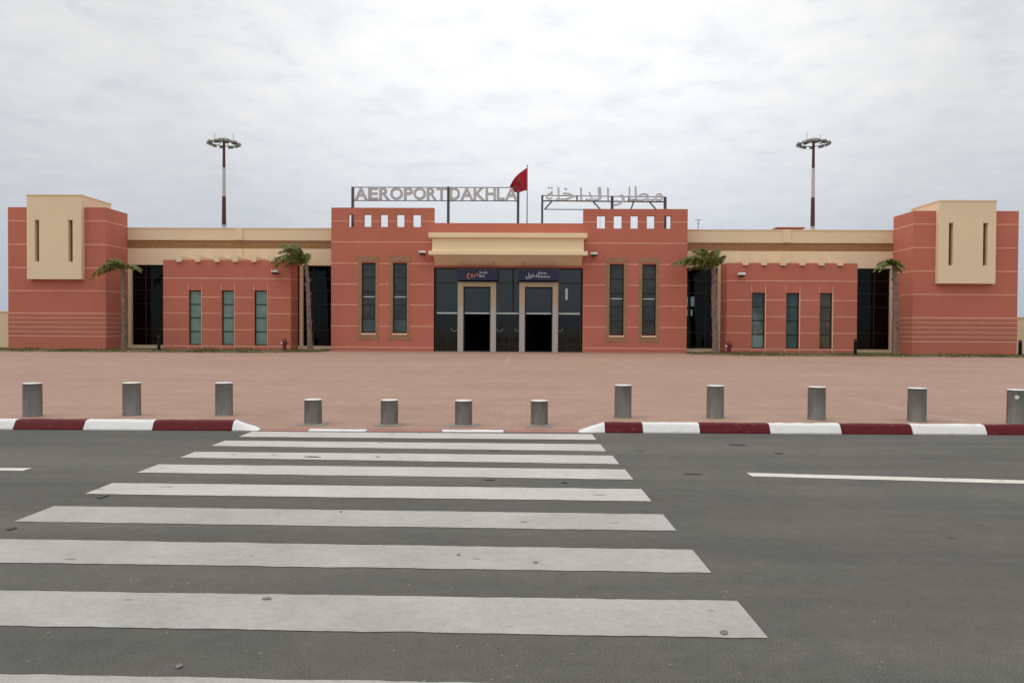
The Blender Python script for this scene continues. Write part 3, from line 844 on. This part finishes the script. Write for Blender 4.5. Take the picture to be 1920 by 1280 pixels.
for ch, a, c_ in zip('DAKHLA', (844, 863.5, 888, 910.5, 931.5, 947), (863, 888, 910, 930, 946.5, 971)):
    place_text(ch, 'letter', M['letter'], X(a, 364, YS), X(c_, 364, YS), zb_ + .03, zt - .03, YS - .1, s1, .12, .03)

s2 = tag(empty('rooftop_sign', (X(1132, 418, YS), YS, RZ)), 'rooftop sign of grey Arabic letters on a braced steel frame', 'sign')
w = MB()
for px, yt_, wd in ((1016.8, 366, .07), (1148, 368, .09), (1247.5, 370, .09)):
    xx = X(px, 380, YS); w.box(xx - wd, xx + wd, YS, YS + .17, RZ, Zc(px, yt_, YS))
za = at(1016, 366.5, YS); zb2 = at(1250, 369.5, YS)
def beam2(pa, pb, r=.03):
    p0, p1 = at(*pa, YS), at(*pb, YS); w.tube([p0, p1], r, 6)
beam2((1016, 366.5), (1249, 369.5)); beam2((1018, 376.5), (1247, 378.5), .045); beam2((1021, 392.5), (1148, 393.5))
for pa, pb in (((1035, 377), (1021, 393)), ((1112, 378), (1126, 393)), ((1188, 378), (1183, 393)), ((1218, 379), (1231, 394))): beam2(pa, pb, .05)
for px in (1082, 1179): beam2((px, 367), (px, 377), .05)
w.build('frame', M['post'], s2)
AR = [('\uFE94', 1023, 1043, 378, 351), ('\uFEE0', 1041, 1055, 376.5, 352), ('\uFEA7', 1052, 1080, 377, 353), ('\uFE8D', 1087, 1092, 376.5, 353),
      ('\uFEAA', 1097, 1115, 377, 360), ('\uFEDF', 1113, 1128, 376.5, 352), ('\uFE8D', 1137.5, 1142, 377, 353),
      ('\uFEAD', 1150, 1171, 387, 365), ('\uFE8E', 1178, 1187, 377, 351), ('\uFEC4', 1185, 1223, 377.5, 350), ('\uFEE3', 1221, 1243, 378, 363)]
for ch, a, c_, y0, y1 in AR:
    place_text(ch, 'letter', M['letterlight'], X(a, 370, YS), X(c_, 370, YS), Zc(a, y0, YS), Zc(a, y1, YS), YS - .1, s2, .10, .004)

# ------------------------------------------------------------------ door signs
def door_sign(px0, px1, label, ar, arm, ax, l1, l2, lx_):
    Y = YC - .42
    x0, x1 = X(px0, 515, Y), X(px1, 515, Y); z0, z1 = Zc(955, 526, Y), Zc(955, 506, Y)
    s = tag(empty('door_sign', ((x0 + x1) / 2, Y, z0)), label, 'sign', 'blue signs over the entrance doors')
    q = MB(); q.bbox(x0, x1, Y, Y + .1, z0, z1, .015); q.build('panel', M['blue'], s)
    q = MB()
    for f in (.12, .88): xx = x0 + (x1 - x0) * f; q.tube([(xx, Y + .05, z1 - .02), (xx, Y + .05, z5 + .3)], .015, 6)
    q.tube([(x0, Y + .05, z1 + .03), (x1, Y + .05, z1 + .03)], .02, 6)
    q.build('hanger', M['mastgrey'], s)
    Yt = Y - .008
    place_text(ar, 'lettering', arm, X(ax[0], 517, Y), X(ax[1], 517, Y), Zc(ax[0], ax[3], Y), Zc(ax[0], ax[2], Y), Yt, s, .012, .006)
    place_text(l1, 'lettering', M['signtext'], X(lx_[0], 511, Y), X(lx_[1], 511, Y), Zc(900, lx_[4], Y), Zc(900, lx_[4] - 4.6, Y), Yt, s, .012, .004)
    place_text(l2, 'lettering', M['signtext'], X(lx_[2], 517, Y), X(lx_[3], 517, Y), Zc(900, lx_[5], Y), Zc(900, lx_[5] - 4.8, Y), Yt, s, .012, .004)
door_sign(857, 934, 'blue exit sign with orange Arabic word over the left door portal', '\uFE9D\uFEED\uFEAE\uFEA7', M['signorange'], (875, 898.5, 510.5, 522.5), 'Sortie', 'Exit', (899, 914, 899, 909, 513, 519.5))
door_sign(971.5, 1048, 'blue entrance sign with white Arabic word over the right door portal', '\uFEDD\uFEEE\uFEA7\uFEA9', M['signtext'], (986, 1007.5, 510.5, 522.5), 'Entrée', 'Entrance', (1009, 1025, 1009, 1031, 513.5, 520))

# ------------------------------------------------------------------ flag
Yf = 53.0
fl = tag(empty('flag', (X(988.8, 418, Yf), Yf, RZ)), 'red flag with dark green star drooping from a thin pole on the roof', 'flag')
w = MB(); fp = at(988.8, 312, Yf); w.tube([(fp.x, Yf, RZ), (fp.x, Yf, fp.z)], [.045, .025], 8); w.lathe([(.05, fp.z), (.06, fp.z + .05), (.001, fp.z + .1)], (fp.x, Yf, 0), 8); w.build('flagpole', M['mastgrey'], fl)
prof = [(988.4, 314.5, 357), (984, 317, 357.7), (978, 321, 360), (972, 326.5, 361.5), (966, 333, 360), (961, 340, 356.5), (957.5, 345.5, 352), (955.5, 349, 350)]
w = MB(); NR = 10; g = []
for i, (px, ya, yb_) in enumerate(prof):
    row = []
    for j in range(NR + 1):
        q = at(px, ya + (yb_ - ya) * j / NR, Yf)
        yy = .16 * math.sin(i * 1.15 + j * .28) * min(1, i / 2)
        row.append((q.x, Yf + yy, q.z))
    g.append(row)
for i in range(len(g) - 1):
    for j in range(NR): w.face([g[i][j], g[i + 1][j], g[i + 1][j + 1], g[i][j + 1]])
cl = w.build('cloth', M['flag'], fl, True)
sm_ = cl.modifiers.new('thickness', 'SOLIDIFY'); sm_.thickness = .012; sm_.offset = 0
sx, sz = X(972.5, 342, Yf), Zc(972.5, 342, Yf)
w = MB(); pts = []
for k in range(10):
    rr = .17 if k % 2 == 0 else .07; a = math.pi / 2 + k * math.pi / 5; pts.append((sx + rr * math.cos(a) * .7, sz + rr * math.sin(a)))
w.prism(pts, Yf - .21, Yf - .19); w.build('star', M['star'], fl)

# ------------------------------------------------------------------ light masts
def mast(px, label, first=None):
    Ym = 112.0
    if first is not None:
        m_ = copy_tree(first)
        p = at(px, 600, Ym); m_.location = (p.x, Ym, -.06 + (Zc(px, 266.5, Ym) - Zc(420, 266, Ym))); m_.rotation_euler.z = .5
        return tag(m_, label, 'light mast', 'floodlight masts behind the terminal')
    p = at(px, 600, Ym); root = empty('light_mast', (p.x, Ym, -.06)); x = p.x
    tag(root, label, 'light mast', 'floodlight masts behind the terminal')
    zz = lambda y: Zc(px, y, Ym)
    w = MB()
    pr = [(.36, -.06), (.31, zz(422)), (.31, zz(422)), (.26, zz(368.5)), (.26, zz(368.5)), (.215, zz(314.5)), (.215, zz(314.5)), (.17, zz(262))]
    w.lathe(pr, (x, Ym, 0), 16, [1, 0, 0, 1, 1, 0, 0, 0]); w.build('pole', [M['mastred'], M['mastwhite']], root, True)
    zr = zz(268.5); w = MB(); RR = 1.95
    w.tube([(x + RR * math.cos(t), Ym + RR * math.sin(t), zr) for t in [2 * math.pi * k / 32 for k in range(33)]], .07, 6)
    w.tube([(x + 1.1 * math.cos(t), Ym + 1.1 * math.sin(t), zr + .35) for t in [2 * math.pi * k / 24 for k in range(25)]], .05, 6)
    for k in range(8):
        a = 2 * math.pi * k / 8; w.tube([(x + .25 * math.cos(a), Ym + .25 * math.sin(a), zr + .5), (x + RR * math.cos(a), Ym + RR * math.sin(a), zr)], .05, 5)
    w.build('head_ring', M['mastgrey'], root, True)
    w = MB(); w.lathe([(.95, zr + .34), (.9, zr + .55), (.6, zr + .75), (.2, zr + .86), (.01, zr + .88)], (x, Ym, 0), 20); w.build('dome', simple('mast_dome', (.50, .49, .42), .6), root, True)
    for k in range(10):
        a = 2 * math.pi * (k + .3) / 10; c0 = Vector((x + (RR + .12) * math.cos(a), Ym + (RR + .12) * math.sin(a), zr - .16))
        w = MB(); ca, sa = math.cos(a), math.sin(a); vs_ = []
        for (r_, t_, z_) in [(-.22, -.36, -.24), (.32, -.36, -.02), (.32, .36, -.02), (-.22, .36, -.24), (-.28, -.3, .06), (.22, -.3, .26), (.22, .3, .26), (-.28, .3, .06)]:
            vs_.append(c0 + Vector((r_ * ca - t_ * sa, r_ * sa + t_ * ca, z_)))
        w.raw(vs_, [(0, 3, 2, 1)], 1); w.raw(vs_, [(4, 5, 6, 7), (0, 1, 5, 4), (1, 2, 6, 5), (2, 3, 7, 6), (3, 0, 4, 7)], 0)
        w.build('floodlight', [M['mastgrey'], M['lens']], root)
    for s_ in (-1, 1):
        w = MB(); w.tube([(x + s_ * 1.35, Ym, zr), (x + s_ * 1.35, Ym, zr + 1.45)], .035, 5); w.build('lightning_rod', M['mastgrey'], root)
    return root
m1 = mast(420, 'tall maroon and white floodlight mast rising behind the left wing')
mast(1521.5, 'tall maroon and white floodlight mast rising behind the right wing', m1)

# antenna on the right wing
Ya = 56; p = at(1309, 436, Ya); an = tag(empty('roof_antenna', (p.x, Ya, 6.5)), 'thin grey antenna on the roof beside the right red block', 'antenna')
w = MB(); z = Zc(1309, 411, Ya); w.tube([(p.x, Ya, 6.2), (p.x, Ya, z)], .025, 6); w.build('rod', M['mastgrey'], an)
w = MB(); w.tube([(p.x - .25, Ya, z - .05), (p.x + .25, Ya, z - .05)], .02, 5); w.tube([(p.x - .15, Ya, z - .3), (p.x + .15, Ya, z - .3)], .015, 5); w.build('crossbar', M['mastgrey'], an)

# ------------------------------------------------------------------ wall lamps
wl = None
for px, py, lab in ((519, 511, 'wall floodlight at the upper right of the left red annex'), (1388, 516, 'wall floodlight at the upper left of the right red annex'),
                    (793.5, 475, 'wall floodlight just left of the entrance canopy'), (1112.5, 478, 'wall floodlight just right of the entrance canopy')):
    p = at(px, py, YC)
    if wl is None:
        wl = empty('wall_lamp')
        w = MB(); w.bbox(-.22, .22, -.50, -.18, -.02, .13, .03); w.build('housing', M['white'], wl)
        w = MB(); w.prismx([(-.48, -.02), (-.20, -.02), (-.22, -.14), (-.40, -.10)], -.19, .19); w.build('lens', M['lens'], wl)
        w = MB(); w.box(-.08, .08, -.03, .01, -.10, .16); w.tube([(0, 0, .03), (0, -.2, .05)], .035, 8); w.build('bracket', M['post'], wl)
        o = wl
    else: o = copy_tree(wl)
    o.location = p; tag(o, lab, 'wall lamp', 'floodlights on the terminal walls')

# ------------------------------------------------------------------ hydrants and garden posts
hy = None
for px, py, lab in ((533.5, 662, 'small dark red fire hydrant before the left red annex'), (1366.8, 667, 'small dark red fire hydrant before the right red annex')):
    p = at(px, py, 48.3)
    if hy is None:
        hy = empty('fire_hydrant')
        w = MB(); w.lathe([(.17, 0), (.17, .05), (.12, .06), (.115, .52), (.15, .53), (.15, .57), (.13, .58), (.125, .68), (.08, .76), (.035, .79), (.035, .84), (.001, .845)], n=20); w.build('barrel', M['hydrant'], hy, True)
        for s_ in (-1, 1):
            w = MB(); w.lathe([(.05, 0), (.05, .16), (.065, .165), (.065, .22)][::1], (0, 0, 0), 12, axis='X')
            w.v = [(a * s_, b_, c_ + .47) for a, b_, c_ in w.v]; w.build('nozzle', M['white'] if s_ < 0 else M['hydrant'], hy, True)
        w = MB(); w.lathe([(.065, 0), (.065, .18), (.08, .185), (.08, .23)], (0, 0, 0), 12, axis='Y'); w.v = [(a, -b_, c_ + .40) for a, b_, c_ in w.v]; w.build('nozzle', M['hydrant'], hy, True)
        o = hy
    else: o = copy_tree(hy)
    o.location = (p.x, p.y, PZ + .02); tag(o, lab, 'fire hydrant', 'fire hydrants by the annexes')
gp = None
for px, py, lab in ((298, 662.5, 'black garden post before the left dark glazing'), (1603.5, 668, 'black garden post at the right end of the right annex'), (1912.5, 671, 'black garden post at the outer corner of the right tower')):
    p = at(px, py, 47.3)
    if gp is None:
        gp = empty('garden_post')
        w = MB(); w.bbox(-.075, .075, -.075, .075, -.1, .84, .012); w.build('post', M['black'], gp)
        w = MB(); w.bbox(-.06, .06, -.06, .06, .84, .93, .01); w.build('lamp_glass', M['lens'], gp)
        w = MB(); w.bbox(-.085, .085, -.085, .085, .93, .98, .015); w.build('cap', M['black'], gp)
        o = gp
    else: o = copy_tree(gp)
    o.location = (p.x, p.y, PZ); tag(o, lab, 'garden post', 'black garden posts')

# ------------------------------------------------------------------ planting beds and grass
beds = [(-62, X(612, 660, YC) + .3, 44.3), (X(1290, 662, YC) - .3, 62, 44.8)]
for k, (x0, x1, yf) in enumerate(beds):
    w = MB(); nx = 70; ys_ = [yf, yf + .4, yf + 1.5, yf + 3, 49.6, 51.9]
    hh = [-.02, .02, .05, .06, .05, .05]
    W_ = []
    for j, y in enumerate(ys_):
        for i in range(nx + 1):
            x = x0 + (x1 - x0) * i / nx
            ed = min(1, abs(x - (x1 if k == 0 else x0)) / 3.0)
            yy = y if j > 2 else y + (1 - ed) * 3.0 * (1 - j / 3) + .25 * math.sin(x * 1.3 + k) * (j < 2)
            W_.append((x, yy, PZ + hh[j] * (.3 + .7 * ed)))
    w.v = W_
    for j in range(len(ys_) - 1):
        for i in range(nx): a = j * (nx + 1) + i; w.f.append((a, a + 1, a + nx + 2, a + nx + 1)); w.m.append(0)
    tag(w.build('planting_bed', M['soil'], smooth=True), kind='structure')
w = MB()
rg = random.Random(3)
for k, (x0, x1, yf) in enumerate(beds):
    a0_, a1_ = (max(x0, -40), x1) if k == 0 else (x0, min(x1, 40))
    for _ in range(9000):
        x = rg.uniform(a0_, a1_); ed = min(1, abs(x - (x1 if k == 0 else x0)) / 3.0)
        y = rg.uniform(yf + .25 + (1 - ed) * 3, 48.7 if abs(x) > 26 else 50.0)
        cl_ = math.sin(x * .9 + 2 * k) + math.sin(x * 2.3 + y)
        if cl_ < -.7 and rg.random() < .75: continue
        hgt = rg.uniform(.03, .11) * (1.15 if cl_ > .6 else .7); a = rg.uniform(0, 6.28); d = rg.uniform(.03, .07)
        dx, dy = d * math.cos(a), d * math.sin(a)
        w.face([(x - dx, y - dy, PZ + .0), (x + dx, y + dy, PZ + .0), (x + rg.uniform(-.06, .06), y + rg.uniform(-.06, .06), PZ + .05 + hgt)])
tag(w.build('grass', M['grass']), 'dry olive grass strip along the foot of the terminal wings', 'grass', kind='stuff')

# ------------------------------------------------------------------ palms
def palm(trunk_px, Y, fronds, label, r0=.16, r1=.11, seed=1):
    rg = random.Random(seed)
    base = at(*trunk_px[0], Y); root = tag(empty('palm_tree', (base.x, Y, PZ)), label, 'palm tree', 'palms against the terminal')
    pts = [at(px, py, Y) for px, py in trunk_px]; pts[0].z = PZ - .1
    # smooth and roughen the trunk
    fine = []
    for i in range(len(pts) - 1):
        for k in range(7): fine.append(pts[i].lerp(pts[i + 1], k / 7))
    fine.append(pts[-1]); n = len(fine)
    rad = [(r0 + (r1 - r0) * i / n) * (1 + .12 * (i % 2) + rg.uniform(-.07, .07)) * (1.25 if i < 2 else 1) for i in range(n)]
    w = MB(); w.tube(fine, rad, 10)
    for i in range(3, n - 1, 2):                       # old leaf bases
        a = rg.uniform(0, 6.28); p = fine[i]; d = Vector((math.cos(a), math.sin(a), .9)) * .2
        w.tube([p, p + d * .8, p + d * 1.15], [.07, .05, .015], 5)
    w.build('trunk', M['trunk'], root, True)
    top = fine[-1]; w = MB()
    for (dx, dy, up, Ln, droop) in fronds:
        d = Vector((dx, dy, up)).normalized(); N = 26; ps = []
        for i in range(N + 1):
            t = i / N
            ps.append(top + d * Ln * t + Vector((0, 0, -droop * Ln * t ** 2.2)) + Vector((-.10 * Ln * t * t, 0, 0)))
        w.tube(ps, [.035 * (1 - .8 * i / N) for i in range(N + 1)], 4)
        for i in range(3, N + 1):
            t = i / N; tan = (ps[min(i + 1, N)] - ps[i - 1]).normalized()
            sd = tan.cross(Vector((0, 0, 1))); sd = sd.normalized() if sd.length > .05 else Vector((0, 1, 0))
            for s_ in (-1, 1):
                for q in range(2):
                    if rg.random() < .33: continue
                    ll = (.62 * math.sin(math.pi * min(.98, .18 + .8 * t)) + .16) * Ln * .40 * rg.uniform(.7, 1.15)
                    dr = (sd * s_ * rg.uniform(.6, 1) + tan * rg.uniform(.45, .9) + Vector((-.18, 0, rg.uniform(-.75, -.1)))).normalized()
                    b0 = ps[i] + tan * rg.uniform(-.03, .03); tip = b0 + dr * ll + Vector((0, 0, -.12 * ll)); mid = b0.lerp(tip, .5) + Vector((0, 0, .05 * ll))
                    wd = tan.cross(dr).cross(dr).normalized() *   .036
                    w.face([b0 - wd * .6, b0 + wd * .6, mid + wd, mid - wd]); w.face([mid - wd, mid + wd, tip])
    w.build('crown', M['palm'], root)
    return root
palm([(233, 655), (233, 610), (232.5, 575), (231, 540), (230, 503)], 47.9,
     [(-1, -.1, .95, 2.35, .98), (-1, .25, .80, 2.0, .80), (-.9, -.35, .6, 1.5, .8), (1, -.1, .75, 1.75, .70), (.9, .3, .5, 1.4, .5), (-.4, -.5, 1.1, 1.6, .6), (.3, -.7, .9, 1.0, .5), (-.8, .3, .4, 1.5, .6), (-.5, .4, 1.2, 1.8, .6)],
     'sparse palm with spreading fronds beside the left tower wall', seed=3)
palm([(582, 656), (580, 615), (579, 585), (578, 555), (576.5, 525), (574, 495)], 49.2,
     [(-.55, -.1, 1.25, 2.9, .50), (-.75, .2, 1.15, 2.9, .55), (-1, -.2, 1.0, 2.7, .66), (-1, .1, .85, 2.5, .74), (-.8, -.5, .9, 2.2, .62), (-.4, .2, 1.4, 2.4, .38), (-.65, .3, 1.3, 2.6, .46), (-.15, -.2, 1.2, 1.5, .3), (-.9, .3, .5, 1.6, .55), (-.45, -.4, 1.2, 2.5, .5), (.15, .2, 1.2, 1.0, .3)],
     'tall windswept palm with fronds blown left beside the left annex', seed=5)
palm([(1341, 660), (1341, 620), (1339, 585), (1338.5, 550), (1339, 520), (1337, 503)], 48.6,
     [(-1, -.15, .95, 3.1, .62), (-1, .1, 1.15, 2.7, .55), (-1, .3, .8, 2.8, .48), (-.8, -.4, 1.1, 2.4, .5), (-.6, .2, 1.4, 2.4, .42), (-.35, -.2, 1.5, 2.1, .40), (.3, .1, 1.2, 1.8, .32), (.6, -.3, 1.1, 1.6, .38), (.1, .5, 1.3, 1.7, .3), (-.9, .4, .4, 1.6, .4), (.6, .3, .8, 1.4, .35), (-.8, -.2, .6, 2.2, .5), (0, -.5, 1.3, 1.7, .35)],
     'leafy green palm with long left frond beside the right annex', r0=.18, r1=.14, seed=8)
palm([(1680, 660), (1679, 620), (1680, 580), (1679, 545), (1677, 515), (1676, 500)], 48.1,
     [(-1, -.2, .95, 1.6, .85), (-.8, .2, 1.2, 1.5, .75), (-.9, -.4, .7, 1.3, .85), (-.4, -.3, 1.4, 1.2, .6), (.4, -.2, 1.2, 1.0, .7), (.8, -.2, .8, 1.0, .8), (.5, .4, .8, .9, .8), (.3, -.6, .5, .8, .9), (.8, .2, .3, .7, .9), (-.2, -.5, 1.2, 1.0, .6)],
     'small stunted palm with tight drooping crown beside the right tower', seed=11)

# ------------------------------------------------------------------ boundary walls
for x0, x1, py, lab in ((-75, X(15, 520, YT) - .25, 585.5, 'cream boundary wall running left from the left tower'), (X(1908.5, 520, YT) + .2, 75, 596.5, 'cream boundary wall running right from the right tower')):
    Y = 51.3; zt = Zc(5 if x0 < 0 else 1915, py, Y)
    root = tag(empty('boundary_wall', ((x0 + x1) / 2, Y, PZ)), lab, 'wall')
    w = MB(); w.box(x0, x1, Y, Y + .25, GB, zt); w.bbox(x0 - .02, x1 + .02, Y - .05, Y + .3, zt, zt + .09, .015); w.build('wall', M['cream'], root)
    n = int((x1 - x0) / 2.6)
    for i in range(n + 1):
        xx = (x1 - .35 - i * 2.6) if x0 < 0 else (x0 + .35 + i * 2.6)
        w = MB(); w.box(xx - .16, xx + .16, Y - .08, Y + .33, GB, zt - .003); w.build('pilaster', M['cream'], root)

# ------------------------------------------------------------------ sky and light
wd = bpy.data.worlds.new('World'); SC.world = wd; wd.use_nodes = True
nt = wd.node_tree; nt.nodes.clear(); Lk = nt.links.new
out = nt.nodes.new('ShaderNodeOutputWorld')
SUN = Vector((-.60, -.15, .85)).normalized()
el = math.asin(SUN.z); az = math.atan2(SUN.x, SUN.y)
sky = nt.nodes.new('ShaderNodeTexSky'); sky.sky_type = 'NISHITA'; sky.sun_disc = False; sky.sun_elevation = el; sky.sun_rotation = az
bgs = nt.nodes.new('ShaderNodeBackground'); bgs.inputs['Strength'].default_value = .10; Lk(sky.outputs[0], bgs.inputs['Color'])
tc = nt.nodes.new('ShaderNodeTexCoord'); sep = nt.nodes.new('ShaderNodeSeparateXYZ'); Lk(tc.outputs['Generated'], sep.inputs[0])
def mth(op, a, b_=None, cl=False):
    n = nt.nodes.new('ShaderNodeMath'); n.operation = op; n.use_clamp = cl
    for i, v in enumerate((a, b_)):
        if v is None: continue
        if isinstance(v, (int, float)): n.inputs[i].default_value = v
        else: Lk(v, n.inputs[i])
    return n.outputs[0]
zc = mth('ADD', mth('MAXIMUM', sep.outputs[2], 0.0), .10)
cmb = nt.nodes.new('ShaderNodeCombineXYZ'); Lk(mth('DIVIDE', sep.outputs[0], zc), cmb.inputs[0]); Lk(mth('DIVIDE', sep.outputs[1], zc), cmb.inputs[1])
pl_ = cmb.outputs[0]
n1 = noise(nt, .9, 7, .58, pl_, .3)            # broad cloud sheets
mp = nt.nodes.new('ShaderNodeMapping'); mp.inputs['Scale'].default_value = (1.0, 1.0, 1); mp.inputs['Rotation'].default_value = (0, 0, R(25)); Lk(pl_, mp.inputs['Vector'])
n2 = noise(nt, 6.0, 5, .58, mp.outputs[0], .3)  # mackerel ripples
n3 = noise(nt, .35, 3, .5, pl_)
cover = mth('ADD', mth('ADD', mth('MULTIPLY', n1, .42), mth('MULTIPLY', n2, .48)), mth('MULTIPLY', n3, .28))
cl0 = ramp(nt, cover, [(.42, (.785, .81, .845)), (.57, (.87, .88, .888)), (.72, (.965, .955, .935))])
# the cloud deck is thinner and bluer low over the horizon
hz = ramp(nt, sep.outputs[2], [(0., 0.), (.10, .30), (.30, 1.)])
cloud = mix(nt, (.505, .55, .635), cl0, hz)
# brighter towards the zenith, as an overcast sky is
zen = ramp(nt, sep.outputs[2], [(.36, 1.), (.9, 1.7)])
cloud = mix(nt, cloud, zen, 1.0, 'MULTIPLY')
# the veiled light of the deck is strongest in one part of the sky
dt = nt.nodes.new('ShaderNodeVectorMath'); dt.operation = 'DOT_PRODUCT'; Lk(tc.outputs['Generated'], dt.inputs[0]); dt.inputs[1].default_value = Vector((.03, .92, .37)).normalized()
cloud = mix(nt, cloud, ramp(nt, dt.outputs['Value'], [(.70, .86), (.90, .90), (.985, 1.14)]), 1.0, 'MULTIPLY')
bgc = nt.nodes.new('ShaderNodeBackground'); Lk(cloud, bgc.inputs['Color']); bgc.inputs['Strength'].default_value = 1.0
mx = nt.nodes.new('ShaderNodeMixShader'); Lk(ramp(nt, cover, [(.40, .86), (.55, .97)]), mx.inputs[0]); Lk(bgs.outputs[0], mx.inputs[1]); Lk(bgc.outputs[0], mx.inputs[2])
Lk(mx.outputs[0], out.inputs['Surface'])

sl = bpy.data.lights.new('sun', 'SUN'); sl.energy = .9; sl.angle = R(40); sl.color = (1, .95, .87)
so = bpy.data.objects.new('sun', sl); COL.objects.link(so); so.rotation_euler = SUN.to_track_quat('Z', 'Y').to_euler()

SC.render.engine = 'CYCLES'
SC.cycles.use_denoising = True
SC.cycles.max_bounces = 8; SC.cycles.transparent_max_bounces = 12
SC.view_settings.view_transform = 'Standard'; SC.view_settings.look = 'None'
SC.view_settings.exposure = 0; SC.view_settings.gamma = 1
